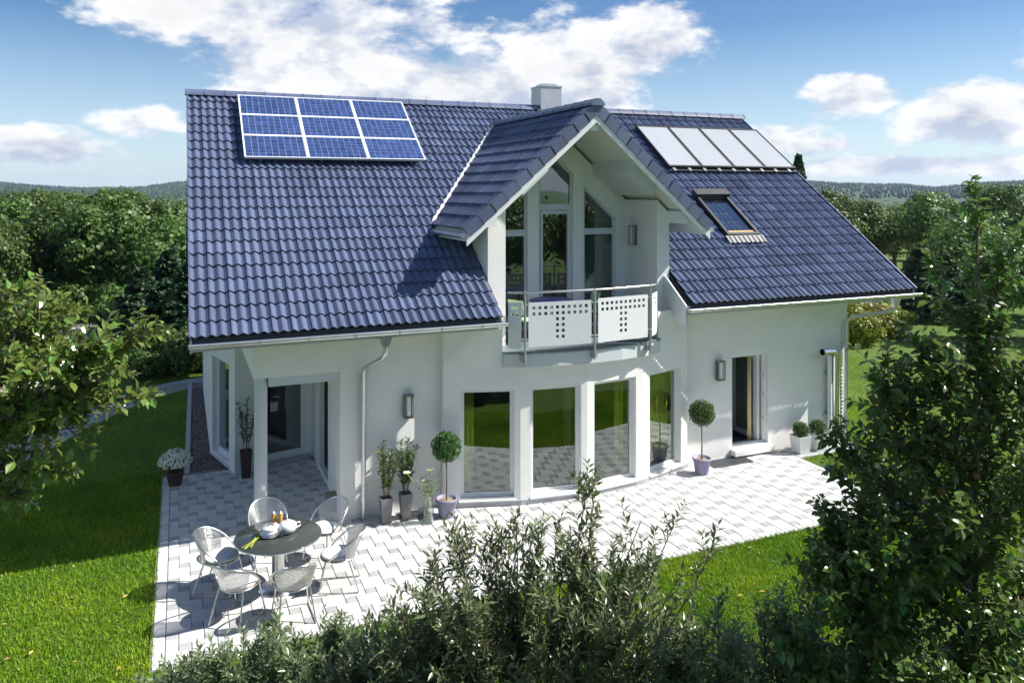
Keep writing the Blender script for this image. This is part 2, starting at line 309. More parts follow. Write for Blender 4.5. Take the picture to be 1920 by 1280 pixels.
# ------------------------------------------------------------------ patio
UP = .15
tag(MB().prism([(-.47, -2.54, -.05), (11.83, -2.54, -.05), (11.83, .9, -.05), (2.6, .9, -.05), (2.6, 4.4, -.05), (-.47, 4.2, -.05)], (0, 0, .038)).build('patio', MT['joint']), kind='structure')
patio = bpy.data.objects['patio']
def dist_key(p): return (Vector(p)-CAM).length
def paving():
    regs = [(-.3, 11.66, -2.37, .80), (-.3, 2.46, .80, 4.08)]
    rects = []
    for i in range(-60, 90):
        for j in range(-60, 60):
            ox, oy = (2*i-j)*UP, (i+2*j)*UP-2.37
            for (x, y, s, kind) in ((ox, oy, 2, 0), (ox+2*UP, oy, 1, 1)):
                for (a, b, c, d) in regs:
                    x0, x1, y0, y1 = max(x, a), min(x+s*UP, b), max(y, c), min(y+s*UP, d)
                    if x1-x0 > .03 and y1-y0 > .03: rects.append((x0, x1, y0, y1, kind, (x1-x0 > s*UP-.01 and y1-y0 > s*UP-.01)))
    y = -2.52
    while y < 4.1: rects.append((-.45, -.305, y, min(y+.10, 4.1), 2, False)); y += .10
    x = -.3
    while x < 11.65: rects.append((x, x+.10, -2.52, -2.375, 2, False)); x += .10
    y = -2.37
    while y < .5: rects.append((11.665, 11.81, y, y+.10, 2, False)); y += .10
    g = .004; shared = []
    for s in (2, 1): shared.append(MB().cbox(g, s*UP-g, g, s*UP-g, -.045, 0, .006).mesh('paver'))
    full = sorted([r for r in rects if r[5]], key=lambda r: (dist_key((r[0], r[2], 0))) / (1.5 if r[4] == 0 else .9))
    seen = [r for r in full if in_frame(Vector((r[0], r[2], 0)), -5) and not (4.0 < r[0] < 9.4 and r[2] > .35) and not (r[2] < -1.9 and 2.2 < r[0] < 6.5)]
    pick = set(id(r) for r in seen[:300])
    rest = {0: MB(), 1: MB()}
    for r in rects:
        dz = random.uniform(-.0025, .002)
        if id(r) in pick: link('paver' if r[4] == 0 else 'grey_paver', shared[r[4]], MT['paverg' if r[4] else 'paver'], patio, (r[0], r[2], dz))
        else: rest[1 if r[4] == 1 else 0].cbox(r[0]+g, r[1]-g, r[2]+g, r[3]-g, -.045, dz, .006)
    tag(rest[0].build('pale_pavers', MT['paver'], patio), kind='stuff'); tag(rest[1].build('grey_pavers', MT['paverg'], patio), kind='stuff')
paving()
# gravel strip with edging, garden path, drives
tag(MB().prism([(.02, 4.12, -.03), (.95, 4.12, -.03), (.95, 12.2, -.03), (.16, 12.2, -.03)], (0, 0, .012)).build('gravel_bed', MT['gravel']), kind='structure')
def gravel():
    n = 2600; y = RNG.uniform(4.15, 12, n); x = RNG.uniform(.07, .85, n); s = RNG.uniform(.014, .03, n); T = np.array([[1,0,0],[-.6,.8,0],[-.6,-.8,0],[0,0,.9],[.1,.1,-.7]])
    F0 = np.array([[0,1,3],[1,2,3],[2,0,3],[1,0,4],[2,1,4],[0,2,4]]); a = RNG.uniform(0, 6.3, n); c, sn = np.cos(a), np.sin(a)
    V = T[None]*s[:, None, None]; X = V[:, :, 0]*c[:, None]-V[:, :, 1]*sn[:, None]; Y = V[:, :, 0]*sn[:, None]+V[:, :, 1]*c[:, None]
    V = np.stack([X+x[:, None], Y+y[:, None], V[:, :, 2]-.012], -1)
    F = (F0[None]+(np.arange(n)*5)[:, None, None]).reshape(-1, 3)
    tag(link('gravel_stones', np_mesh('gravel_stones', V.reshape(-1, 3), F), MT['gravel']), 'reddish grey gravel strip along the left house wall', 'gravel', kind='stuff')
gravel()
ed = tag(MB().box(0, .01, 4.1, 4.11, -.04, -.03).build('edging', MT['concrete']), kind='structure')
for k in range(8):
    y0 = 4.14+k*1.0; x0 = .0+.018*k
    MB().prism([(x0-.06, y0, -.04), (x0+.04, y0, -.04), (x0+.055, y0+.985, -.04), (x0-.045, y0+.985, -.04)], (0, 0, .06)).build('edging_stone', MT['concrete'], ed)
def garden_path():
    pts = [Vector(p) for p in [(-7.5, -1.5, 0), (-5.2, 3.2, 0), (-3.6, 6.4, 0), (-2.3, 9.2, 0), (-1.0, 11.2, 0), (.6, 12.2, 0), (2.5, 12.6, 0), (5, 12.7, 0)]]
    # smooth
    P = []
    for i in range(len(pts)-1):
        p0 = pts[max(i-1, 0)]; p1 = pts[i]; p2 = pts[i+1]; p3 = pts[min(i+2, len(pts)-1)]
        for t in np.linspace(0, 1, 8, endpoint=False):
            P.append(.5*((2*p1)+(-p0+p2)*t+(2*p0-5*p1+4*p2-p3)*t*t+(-p0+3*p1-3*p2+p3)*t**3))
    mb = MB(); base = None; hw = .55; L = []; R = []
    for i, p in enumerate(P):
        t = (P[min(i+1, len(P)-1)]-P[max(i-1, 0)]).normalized(); n = Vector((-t.y, t.x, 0)); L.append(p+n*hw); R.append(p-n*hw)
    for i in range(len(P)-1): mb.add([L[i], R[i], R[i+1], L[i+1]], [(0, 1, 2, 3)])
    o = tag(mb.build('garden_path', MT['joint'], loc=(0, 0, -.022)), kind='structure')
    for i in range(len(P)-1):
        for k in range(2):
            a, b = k/2+.012, (k+1)/2-.012; q = [L[i].lerp(R[i], a), L[i].lerp(R[i], b), L[i+1].lerp(R[i+1], b), L[i+1].lerp(R[i+1], a)]
            c = sum(q, Vector())/4; q = [c+(v-c)*.975+Vector((0, 0, -.02)) for v in q]
            s = MB().prism([v-Vector((0, 0, 0)) for v in q], (0, 0, .03+random.uniform(-.003, .003))); s.build('path_slab', MT['path'], o)
garden_path()
def sheet(name, pts, m, z=-.024): return tag(MB().prism([(x, y, z) for x, y in pts], (0, 0, .006)).build(name, m), kind='structure')
tag(MB().box(11.835, 13.6, .16, .748, -.05, -.002).build('planter_strip', MT['concrete']), kind='structure')
sheet('gravel_drive', [(-8, 12.4), (-4.2, 13.0), (-2.3, 13.4), (-2.2, 14.4), (-4.5, 15.2), (-9, 15.5)], MT['drive'])
sheet('gravel_turnaround', [(-4.6, 21.5), (-3.2, 20.8), (-1.6, 21.6), (-.9, 23.2), (-1.5, 24.8), (-3.3, 25.0), (-5.4, 24)], MT['drive'])
sheet('gravel_road', [(19, 11.2), (26, 12.2), (34, 15.5), (44, 20), (58, 24), (58, 30), (42, 26), (30, 20.5), (22, 17.2), (17, 16.5)], MT['drive'])

# ------------------------------------------------------------------ the house
K = (7.683-3.375)/5.956; PITCH = math.atan(K); ZE = 3.375; LR = 14.98; RY = 5.956; ZR = 7.683
house = empty('house'); tag(house, 'white rendered house with blue tiled roof, gable balcony and curved window bay', 'house')
def rz_main(y): return ZE+K*y
DX, DZ, DT = 7.0, 7.18, .885                    # dormer: centre, ridge height, slope
DP = math.atan(DT)
def rz_dorm(x): return DZ-DT*abs(x-DX)
def part(mb, name, m, parent=house, bevel=0, **k): return mb.build(name, MT[m] if isinstance(m, str) else m, parent, bevel=bevel, **k)
WY = .75
def wall_seg(p0, p1, z0, z1, ops=(), th=.3, name='wall', m='wall', ztop=None):
    """rendered wall along p0->p1 (outer face on the right-hand... front side), openings (s0,s1,a,b)"""
    p0 = Vector((*p0, 0)); p1 = Vector((*p1, 0)); L = (p1-p0).length; a = math.atan2(p1.y-p0.y, p1.x-p0.x)
    mb = MB(); ops = sorted(ops); s = 0
    for (s0, s1, a0, b0) in ops:
        if s0 > s: mb.box(s, s0, 0, th, z0, z1)
        if a0 > z0: mb.box(s0, s1, 0, th, z0, a0)
        if b0 < z1: mb.box(s0, s1, 0, th, b0, z1)
        s = s1
    if s < L: mb.box(s, L, 0, th, z0, z1)
    o = mb.build(name, MT[m], house, loc=p0, rot=(0, 0, a)); return p0, a
def window(p0, a, s0, s1, z0, z1, inset=.10, fw=.055, sill=True, mull=(), name='window', gl='glass', outer='white'):
    loc = p0+Vector((math.cos(a), math.sin(a), 0))*s0; W = s1-s0; H = z1-z0
    mb = MB(); y0, y1 = inset, inset+.07
    mb.box(0, fw, y0, y1, 0, H).box(W-fw, W, y0, y1, 0, H).box(fw, W-fw, y0, y1, H-fw, H).box(fw, W-fw, y0, y1, 0, fw)
    # inner sash bead, 3 mm back
    b = fw+.035
    mb.box(fw, b, y0+.018, y1-.01, fw, H-fw).box(W-b, W-fw, y0+.018, y1-.01, fw, H-fw).box(b, W-b, y0+.018, y1-.01, H-b, H-fw).box(b, W-b, y0+.018, y1-.01, fw, b)
    fr = part(mb, name, outer, loc=(loc.x, loc.y, z0), rot=(0, 0, a))
    part(MB().box(b-.01, W-b+.01, y0+.035, y0+.041, b-.01, H-b+.01), 'pane', gl, fr)
    if sill: part(MB().prism([(-.03, -.05, -.035), (-.03, inset, -.005), (-.03, inset, -.04), (-.03, -.05, -.06)], (W+.06, 0, 0)), 'sill', 'sill', fr)
    return fr
# -- front wall left of the bay, with the porch lintel panel
wall_seg((2.36, WY), (4.14, WY), 0, 2.53)
part(MB().box(.96, 5.04, WY-.006, WY+.3, 2.53, 3.74), 'wall', 'wall')
part(MB().box(4.14, 9.30, WY, WY+.3, 2.40, 2.53), 'wall', 'wall')
part(MB().box(5.04, 8.97, WY-.003, WY+.297, 2.53, 2.72), 'wall', 'wall')
p, a = wall_seg((9.30, WY), (13.74, WY), 0, 2.53, [(1.24, 2.19, .18, 2.10)])
part(MB().box(8.97, 13.74, WY-.006, WY+.3, 2.53, 3.74), 'wall', 'wall')
# open terrace door on the right
dr = empty('door', (10.54, WY, .18), 0, house)
part(MB().box(0, .05, .10, .17, 0, 1.92).box(.90, .95, .10, .17, 0, 1.92).box(.05, .90, .10, .17, 1.87, 1.92).box(.05, .9, .1, .17, 0, .03), 'frame', 'white', dr)
part(MB().box(.80, .87, .175, .99, .02, 1.86), 'door_leaf', 'white', dr)
part(MB().box(.788, .799, .30, .86, .15, 1.74), 'pane', 'glass', dr)
part(MB().prism([(-.04, -.16, -.13), (-.04, -.16, -.02), (-.04, .1, 0), (-.04, .1, -.13)], (1.03, 0, 0)), 'doorstep', 'wall', dr)
for z in (.5, 1.0, 1.4): part(MB().box(.884, .902, .085, .099, z, z+.07), 'hinge', 'steel', dr)
def curtain(name, x0, x1, y, z0, z1, m, amp=.03, n=26, rot=0):
    mb = MB(); vs = []; 
    for i in range(n+1):
        t = i/n; x = x0+(x1-x0)*t; yy = y+amp*math.sin(t*n*1.15)+random.uniform(-.004, .004); vs += [(x, yy, z0), (x, yy, z1)]
    mb.add(vs, [(2*i, 2*i+2, 2*i+3, 2*i+1) for i in range(n)], True); c = part(mb, name, m)
    md = c.modifiers.new('t', 'SOLIDIFY'); md.thickness = .006
curtain('curtain', 11.17, 11.28, 1.02, .2, 2.2, 'curtainb', .015, 6)
# -- the bay: four window facets on a shallow arc
BV = [(4.14, .60), (5.45, .20), (6.72, .06), (8.0, .20), (9.30, .60)]
WIN = [(.30, 1.26), (.20, 1.16), (.16, 1.12), (.20, 1.16)]
for i in range(4):
    L = math.dist(BV[i], BV[i+1]); s0, s1 = WIN[i]; s1 = min(s1, L-.09)
    p, a = wall_seg(BV[i], BV[i+1], .0, 2.42, [(s0, s1, .14, 2.06)], th=.26)
    window(p, a, s0, s1, .14, 2.06, inset=.09, fw=.035)
    # plinth kerb at the foot of the bay
    q = MB().box(.0, L, -.03, 0.0, 0, .09); part(q, 'plinth', 'concrete', loc=(p.x, p.y, 0), rot=(0, 0, a))
part(MB().box(4.142, 4.34, .62, WY-.001, 0, 2.419), 'wall', 'wall'); part(MB().box(9.1, 9.298, .62, WY-.001, 0, 2.419), 'wall', 'wall')
part(MB().prism([(4.14, .60, 2.4205), (5.14, .295, 2.4205), (5.14, WY-.001, 2.4205), (4.14, WY-.001, 2.4205)], (0, 0, .86)), 'wall', 'wall')
part(MB().prism([(8.43, .332, 2.4205), (9.30, .60, 2.4205), (9.30, WY-.001, 2.4205), (8.43, WY-.001, 2.4205)], (0, 0, .80)), 'wall', 'wall')
part(MB().prism([(5.141, .295, 2.4205), (5.45, .20, 2.4205), (6.72, .06, 2.4205), (8.0, .20, 2.4205), (8.429, .33, 2.4205), (8.429, WY-.001, 2.4205), (5.141, WY-.001, 2.4205)], (0, 0, .03)), 'bay_cap', 'wall')
for (x0, x1, y) in ((4.42, 4.78, .78), (8.28, 9.0, .85), (7.62, 7.8, .62)): curtain('curtain', x0, x1, y, .14, 2.3, 'curtain', .03, 24 if x1-x0 > .3 else 10)
# -- porch: beam, column, recessed rotated corner with its windows
A_, B_, C_ = (.46, 5.30), (.86, 3.78), (2.48, 4.19)
p, a = wall_seg(A_, B_, 0, 3.7, [(.14, 1.22, .10, 2.10)]); window(p, a, .14, 1.22, .10, 2.10)
p, a = wall_seg(B_, C_, 0, 3.7, [(.60, 1.50, .12, 2.16)]); window(p, a, .60, 1.50, .12, 2.16, sill=False)
part(MB().box(.55, 1.52, -.10, -.001, 0, .11), 'doorstep', 'concrete', loc=p, rot=(0, 0, a))
p, a = wall_seg((2.44, 4.16), (2.44, 1.05), 0, 2.53, [(.75, 1.75, .08, 2.16)], th=.22); window(p, a, .75, 1.75, .08, 2.16, sill=False, outer='black')
part(MB().box(.96, 2.44, 1.05, 3.9, 2.54, 3.6), 'porch_ceiling', 'wall')
part(MB().box(1.20, 2.355, WY+.012, WY+.22, 2.38, 2.529), 'lintel_beam', 'greywhite')
part(MB().lathe([(.105, 0), (.105, 2.5)], 28, (1.09, .90, 0)).lathe([(.12, 2.5), (.12, 2.53)], 28, (1.09, .90, 0)), 'column', 'greywhite')
# -- gable walls, rear wall, floors and room walls
part(MB().prism([(.46, 5.3, 0), (.46, 11.16, 0), (.46, 11.16, 3.6), (.46, RY, 7.3), (.46, 1.3, 3.95), (.46, 5.3, 3.95)], (.3, 0, 0)), 'wall', 'wall')
part(MB().prism([(13.74, 1.05, 0), (13.74, 11.16, 0), (13.74, 11.16, 3.6), (13.74, RY, 7.3), (13.74, 1.05, 3.8)], (-.3, 0, 0)), 'wall', 'wall')
part(MB().box(13.44, 13.739, WY+.001, 1.06, 0, 3.739), 'wall', 'wall')
part(MB().box(.77, 13.43, 10.86, 11.16, 0, 3.7), 'wall', 'wall')
part(MB().prism([(2.7, 1.0, .02), (4.3, .85, .02), (5.5, .47, .02), (6.72, .33, .02), (7.95, .47, .02), (9.1, .85, .02), (13.4, 1.0, .02), (13.4, 10.8, .02), (.8, 10.8, .02), (.8, 5.5, .02), (2.7, 4.6, .02)], (0, 0, .1)), 'floor', 'floorin')
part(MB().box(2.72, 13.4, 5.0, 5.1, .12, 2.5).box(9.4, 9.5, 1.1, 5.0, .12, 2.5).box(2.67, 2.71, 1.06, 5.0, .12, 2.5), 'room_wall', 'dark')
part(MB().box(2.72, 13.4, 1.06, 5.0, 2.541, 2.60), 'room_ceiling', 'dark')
part(MB().box(5.4, 7.9, 2.6, 3.4, .12, .5).box(5.4, 7.9, 3.2, 3.5, .5, .95), 'sofa', mat('green_sofa', (.06, .12, .02), .9))
part(MB().lathe([(.09, .12), (.09, 1.5)], 12, (7.35, 2.1, 0)), 'floor_lamp', 'curtainb')
# -- dormer piers (cheeks), recessed glazed gable, soffit
def zu(x): return rz_dorm(x)-.30
for (x0, x1) in ((5.04, 5.39), (8.68, 8.97)):
    part(MB().prism([(x0, WY, 2.55), (x1, WY, 2.55), (x1, WY, zu(x1)), (x0, WY, zu(x0))], (0, 1.75, 0)), 'pier', 'wall')
GY = 1.95
def zw(x): return 6.30-.90*abs(x-DX)
wins = [(5.60, 6.37), (6.62, 7.41), (7.66, 8.43)]
mb = MB(); xs = [5.39]+[v for q in wins for v in q]+[8.68]
for i in range(0, len(xs), 2):
    x0, x1 = xs[i], xs[i+1]; mb.prism([(x0, GY, 2.72), (x1, GY, 2.72), (x1, GY, zu(x1)), (x0, GY, zu(x0))], (0, .2, 0))
for (x0, x1) in wins:
    pts = [x0, DX, x1] if x0 < DX < x1 else [x0, x1]
    for a0, b0 in zip(pts, pts[1:]): mb.prism([(a0, GY, zw(a0)), (b0, GY, zw(b0)), (b0, GY, zu(b0)), (a0, GY, zu(a0))], (0, .2, 0))
part(mb, 'gable_wall', 'wall')
for (x0, x1) in wins:
    f = .05; y0, y1 = GY+.05, GY+.12; mb = MB(); tz = 5.18 if x0 > 6.5 and x1 < 7.5 else 4.66
    pts = [x0, DX, x1] if x0 < DX < x1 else [x0, x1]
    mb.box(x0, x0+f, y0, y1, 2.72, zw(x0)-.001-max(0, (DT if x0 < DX else -DT)*0)).box(x1-f, x1, y0, y1, 2.72, zw(x1)-.001)
    mb.box(x0+f, x1-f, y0, y1, tz, tz+.13).box(x0+f, x1-f, y0, y1, 2.72, 2.80)
    for a0, b0 in zip(pts, pts[1:]): mb.prism([(a0, y0+.002, zw(a0)-.06), (b0, y0+.002, zw(b0)-.06), (b0, y0+.002, zw(b0)), (a0, y0+.002, zw(a0))], (0, .066, 0))
    if x0 > 6.5 and x1 < 7.5:      # balcony door sash
        mb.box(x0+f+.01, x0+f+.06, y0-.015, y1-.02, 2.80, tz-.01).box(x1-f-.06, x1-f-.01, y0-.015, y1-.02, 2.80, tz-.01).box(x0+f+.06, x1-f-.06, y0-.015, y1-.02, tz-.08, tz-.01)
    fr = part(mb, 'window', 'greywhite')
    part(MB().box(x0+f, x1-f, y0+.03, y0+.036, 2.78, tz+.01), 'pane', 'glass', fr)
    part(MB().prism([(x, y0+.03, tz+.11) for x in (x0+f, x1-f)]+[(x, y0+.03, zw(x)-.03) for x in reversed([min(max(q, x0+f), x1-f) for q in pts])], (0, .006, 0)), 'pane', 'glass', fr)
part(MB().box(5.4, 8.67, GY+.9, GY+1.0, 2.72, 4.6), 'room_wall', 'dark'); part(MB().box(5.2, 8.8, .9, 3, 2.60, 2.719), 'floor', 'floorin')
curtain('curtain', 7.7, 8.4, GY+.35, 2.75, 4.6, mat('sheer_blind', (.22, .27, .28), .8), .02, 24)
# dormer roof deck (soffit), bargeboards, purlins
VY = .20
for sgn in (-1, 1):
    xe = DX+sgn*2.56; ze = rz_dorm(xe)-.05
    zt = lambda x: rz_dorm(x)-.05
    part(MB().prism([(xe, VY+.06, zt(xe)), (DX, VY+.06, zt(DX)), (DX, VY+.06, zt(DX)-.16), (xe, VY+.06, zt(xe)-.16)], (0, 5.1, 0)), 'roof_deck', 'soffit')
    part(MB().prism([(xe, VY, zt(xe)+.0), (DX, VY, zt(DX)+.0), (DX, VY, zt(DX)-.27), (xe, VY, zt(xe)-.24)], (0, .045, 0)), 'bargeboard', 'white')
    xp = DX+sgn*2.07; part(MB().box(xp-.11, xp+.11, VY+.10, 2.2, zt(xp)-.36, zt(xp)-.12), 'purlin_end', 'white')
    xp = DX+sgn*.98; part(MB().prism([(xp-.1*sgn, VY+.25, zt(xp-.1*sgn)-.16), (xp+.42*sgn, VY+.25, zt(xp+.42*sgn)-.16), (xp+.42*sgn, VY+.25, zt(xp+.42*sgn)-.40), (xp-.1*sgn, VY+.25, zt(xp-.1*sgn)-.40)], (0, 1.7, 0)), 'rafter_box', 'greywhite')
    part(MB().tube([(xe-sgn*-.06, VY+.02, zt(xe)-.06), (xe-sgn*-.06, 2.4, zt(xe)-.06)], .055, 10), 'gutter', 'zinc')
part(MB().box(DX-.09, DX+.09, VY+.07, 2.0, zt(DX)-.42, zt(DX)-.14), 'ridge_beam', 'white')
# main roof deck
roof = MB()
def slab(x0, x1, y0, y1, t=.14, off=-.03):
    roof.prism([(x0, y0, rz_main(y0)+off), (x0, y1, rz_main(y1)+off), (x0, y1, rz_main(y1)+off-t), (x0, y0, rz_main(y0)+off-t)], (x1-x0, 0, 0))
slab(.02, 5.02, .04, RY); slab(8.99, LR-.02, .04, RY); slab(5.02, 8.99, 2.35, RY)
roof.prism([(.02, RY, ZR-.03), (.02, 2*RY, ZE-.03), (.02, 2*RY, ZE-.17), (.02, RY, ZR-.17)], (LR-.04, 0, 0))
roof = part(roof, 'roof', 'tiledark')
# eaves: soffit, fascia, end boards, gutters
for (x0, x1) in ((.03, 5.02), (8.88, LR-.03)):
    part(MB().prism([(x0, .06, ZE-.20), (x0, .06, ZE-.03), (x0, .085, ZE-.02), (x0, .085, ZE-.20)], (x1-x0, 0, 0)), 'fascia', 'greywhite')
    part(MB().prism([(x0, .09, ZE-.18), (x0, .90, rz_main(.9)-.20), (x0, .90, rz_main(.9)-.23), (x0, .09, ZE-.21)], (x1-x0, 0, 0)), 'soffit', 'soffit')
part(MB().prism([(8.84, .0, 2.98), (8.84, .0, ZE-.01), (8.84, .74, rz_main(.74)-.02), (8.84, .74, 3.40), (8.84, .25, 2.98)], (.035, 0, 0)), 'eave_end_board', 'greywhite')
for x in (.0, LR-.03): part(MB().prism([(x, .02, ZE-.22), (x, .02, ZE-.0), (x, RY, ZR-.0), (x, RY, ZR-.22)], (.03, 0, 0)), 'bargeboard', 'greywhite')
def gutter(x0, x1, y=-.07, z=ZE-.075, r=.068):
    n = 9; mb = MB(); prof = [(y+r*math.cos(math.pi*(1+k/(n-1))), z+r*math.sin(math.pi*(1+k/(n-1)))) for k in range(n)]
    inner = [(y+(r-.006)*math.cos(math.pi*(1+k/(n-1))), z+(r-.006)*math.sin(math.pi*(1+k/(n-1)))) for k in range(n)][::-1]
    pr = prof+inner; mb.prism([(x0, q[0], q[1]) for q in pr], (x1-x0, 0, 0)); mb.tube([(x0, y-r, z), (x1, y-r, z)], .011, 8)
    for xe in (x0, x1-.006): mb.prism([(xe, q[0], q[1]) for q in prof], (.006, 0, 0))
    g = part(mb, 'gutter', 'zinc')
    x = x0+.3
    while x < x1:
        part(MB().box(x-.012, x+.012, y-r-.013, y-r+.002, z-.05, z+.012), 'gutter_bracket', 'zinc', g); x += .72
gutter(-.02, 5.08); gutter(8.86, LR+.06)
def downspout(x, pts, r=.042, hop=True):
    mb = MB().tube(pts, r, 12); d = part(mb, 'downspout', 'zinc')
    if hop: part(MB().prism([(x-.12, -.07, ZE-.14), (x+.12, -.07, ZE-.14), (x+.05, -.07, ZE-.32), (x-.05, -.07, ZE-.32)], (0, .09, 0)), 'rain_hopper', 'zinc', d)
    for z in (.55, 2.2): part(MB().lathe([(r+.006, 0), (r+.006, .04)], 12, (pts[-1][0], pts[-1][1], z)), 'pipe_clip', 'zinc', d)
downspout(2.95, [(2.95, -.02, ZE-.30), (2.95, -.02, ZE-.42), (2.93, .05, ZE-.52), (2.76, .58, ZE-.78), (2.74, .66, ZE-.88), (2.74, .67, .02)])
downspout(14.35, [(14.35, -.06, ZE-.18), (14.35, -.04, ZE-.36), (14.25, .05, ZE-.46), (13.72, .58, ZE-.62), (13.64, .66, ZE-.72), (13.62, .67, .02)])
# -- roof tiles
TW, TG, TLn = .30, 7.352/23, .352
def tile_mb():
    prof = []
    for wv in range(2):
        o = wv*.15; prof += [(o, .038), (o+.012, .0385), (o+.064, .0), (o+.080, .0), (o+.138, .038)]
    prof += [(.286, .038), (.288, .046), (.300, .046)]
    prof = [p for p in prof if not (.2861 > p[0] > .2859)] if False else prof
    n = len(prof); mb = MB(); up = [(x, TLn, z-.0) for x, z in prof]; lo = [(x, 0, z+.036) for x, z in prof]; un = [(x, 0.004, z+.012) for x, z in prof]
    fs = [(i, i+1, n+i+1, n+i) for i in range(n-1)]; mb.add(lo+up, fs); mb.add(un+lo, fs)
    mb.add([(0, 0, .074), (0, TLn, .038), (0, .004, .050)], [(0, 1, 2)]); mb.add([(.3, 0, .082), (.3, TLn, .046), (.3, .004, .058)], [(0, 2, 1)])
    return mb
tile_me = tile_mb().mesh('roof_tile'); tile_me.materials.append(MT['tile'])
TV = [v.co.copy() for v in tile_me.vertices]; TF = [tuple(p.vertices) for p in tile_me.polygons]
def tile_matrix(kind, x, s):
    c, sn = math.cos(PITCH), math.sin(PITCH)
    if kind == 'main': R = Matrix(((1, 0, 0), (0, c, -sn), (0, sn, c))); o = Vector((x, s*c, ZE+s*sn))
    else:
        c, sn = math.cos(DP), math.sin(DP); zt = rz_dorm(DX-2.58)
        if kind == 'left': R = Matrix(((0, c, -sn), (-1, 0, 0), (0, sn, c))); o = Vector((DX-2.58+s*c, x, zt+s*sn))
        else: R = Matrix(((0, -c, sn), (1, 0, 0), (0, sn, c))); o = Vector((DX+2.58-s*c, x, zt+s*sn))
    return Matrix.Translation(o) @ R.to_4x4()
PL = [((1, -.8173, 0), 2.70), ((-1, -.8173, 0), -14+2.70)]     # valley planes n.p=d; dormer side is positive
def clip_add(mb, M, planes):
    bm = bmesh.new(); vs = [bm.verts.new(M @ v) for v in TV]; [bm.faces.new([vs[i] for i in f]) for f in TF]
    for n, d in planes:   # remove the positive side
        n = Vector(n); l = n.length
        bmesh.ops.bisect_plane(bm, geom=bm.verts[:]+bm.edges[:]+bm.faces[:], plane_co=n*(d/l/l), plane_no=n, clear_outer=True)
    bm.verts.index_update()
    if bm.faces: mb.add([v.co.copy() for v in bm.verts], [tuple(v.index for v in f.verts) for f in bm.faces])
    bm.free()
def tiling():
    rest = MB(); whole = []
    def side(M, n, d):
        q = [Vector(n).dot(M @ v)-d for v in TV]; return min(q), max(q)
    nx = 50; rows = 23
    for r in range(rows):
        for k in range(nx):
            x = k*TW; s = r*TG
            M = tile_matrix('main', x, s+.0)
            yc = (M @ Vector((.15, .16, 0))).y; planes = []; skip = False
            if x+TW > LR+.001: planes.append(((1, 0, 0), LR))
            if yc < 2.3:
                if x+TW <= 5.06 or x >= 8.93: pass
                elif x >= 5.04 and x+TW <= 8.97: skip = True
                elif x < 5.04: planes.append(((1, 0, 0), 5.035))
                else: planes.append(((-1, 0, 0), -8.975))
            if yc < .95 and x+TW > 8.7 and x < 8.85: skip = skip or x+TW <= 8.86
            if yc >= 2.0:
                for (n, d), cond in ((PL[0], x < DX), (PL[1], x >= DX-.15)):
                    if not cond: continue
                    a, b = side(M, n, d)
                    if a >= 0: skip = True
                    elif b > 0 and not (yc < 2.3 and (x+TW <= 5.06 or x > 8.9)): planes.append((n, d))
            if skip: continue
            if planes: clip_add(rest, M, planes)
            else: whole.append((M, 'main'))
    for kind in ('left', 'right'):
        for r in range(11):
            for k in range(18):
                y = VY+.22+k*TW+(TW if kind == 'left' else 0)
                M = tile_matrix(kind, y, r*TG*.973); n, d = PL[0] if kind == 'left' else PL[1]
                n = tuple(-q for q in n); d = -d
                a, b = side(M, n, d)
                if a >= 0: continue
                if b > 0: clip_add(rest, M, [(n, d)])
                else: whole.append((M, kind))
    vis = [t for t in whole if t[1] != 'right' and in_frame(t[0].translation, 0)]
    def size(t):
        p = t[0] @ Vector((.15, .16, .03)); nrm = t[0].to_3x3() @ Vector((0, 0, 1)); v = CAM-p; return v.normalized().dot(nrm)/v.length_squared
    vis.sort(key=size, reverse=True); pick = set(id(t) for t in vis[:300])
    for t in whole:
        J = Matrix.Translation((random.uniform(-.002, .002), random.uniform(-.003, .003), random.uniform(-.001, .002))) @ Matrix.Rotation(random.uniform(-.006, .006), 4, 'Z')
        M = t[0] @ J
        if id(t) in pick: o = link('roof_tile', tile_me, None, roof); o.matrix_local = M
        else: rest.add([M @ v for v in TV], TF)
    tag(part(rest, 'roof_tiles', 'tile', roof), kind='stuff')
tiling()
# ridge caps, verge tiles, valley flashing, chimney
cap = MB(); pr = [(-.15, -.085), (-.13, -.03), (-.05, .045), (.05, .045), (.13, -.03), (.15, -.085)]
cap.prism([(0, y, z) for y, z in pr], (.43, 0, 0)); cap.prism([(.395, y*1.05, z+.008) for y, z in pr], (.04, 0, 0)); cap = cap.mesh('ridge_tile')
x = -.04
while x < LR-.1: link('ridge_tile', cap, MT['tile'], roof, (x, RY, ZR+.075)); x += .42
y = VY-.06
while y < 5.0: link('ridge_tile', cap, MT['tile'], roof, (DX, y, DZ+.07), (0, 0, math.pi/2)); y += .42
vt = MB().box(-.24, .02, -.01, TG+.025, .035, .075).box(-.01, .02, -.01, TG+.025, -.13, .035).mesh('verge_tile')
for sgn, kind in ((-1, 'left'), (1, 'right')):
    for r in range(11):
        M = tile_matrix(kind, VY, r*TG*.973); c, sn = math.cos(DP), math.sin(DP)
        o = link('verge_tile', vt, MT['tile'], roof)
        R3 = Matrix(((0, c, -sn), (-1, 0, 0), (0, sn, c))) if sgn < 0 else Matrix(((0, -c, sn), (1, 0, 0), (0, sn, c)))
        q = M.translation+Vector((0, -.0, .0)); Mx = Matrix.Translation(q) @ R3.to_4x4() @ Matrix.Rotation(-.06, 4, 'X')
        if sgn > 0: Mx = Mx @ Matrix.Scale(-1, 4, (1, 0, 0))
        o.matrix_local = Mx
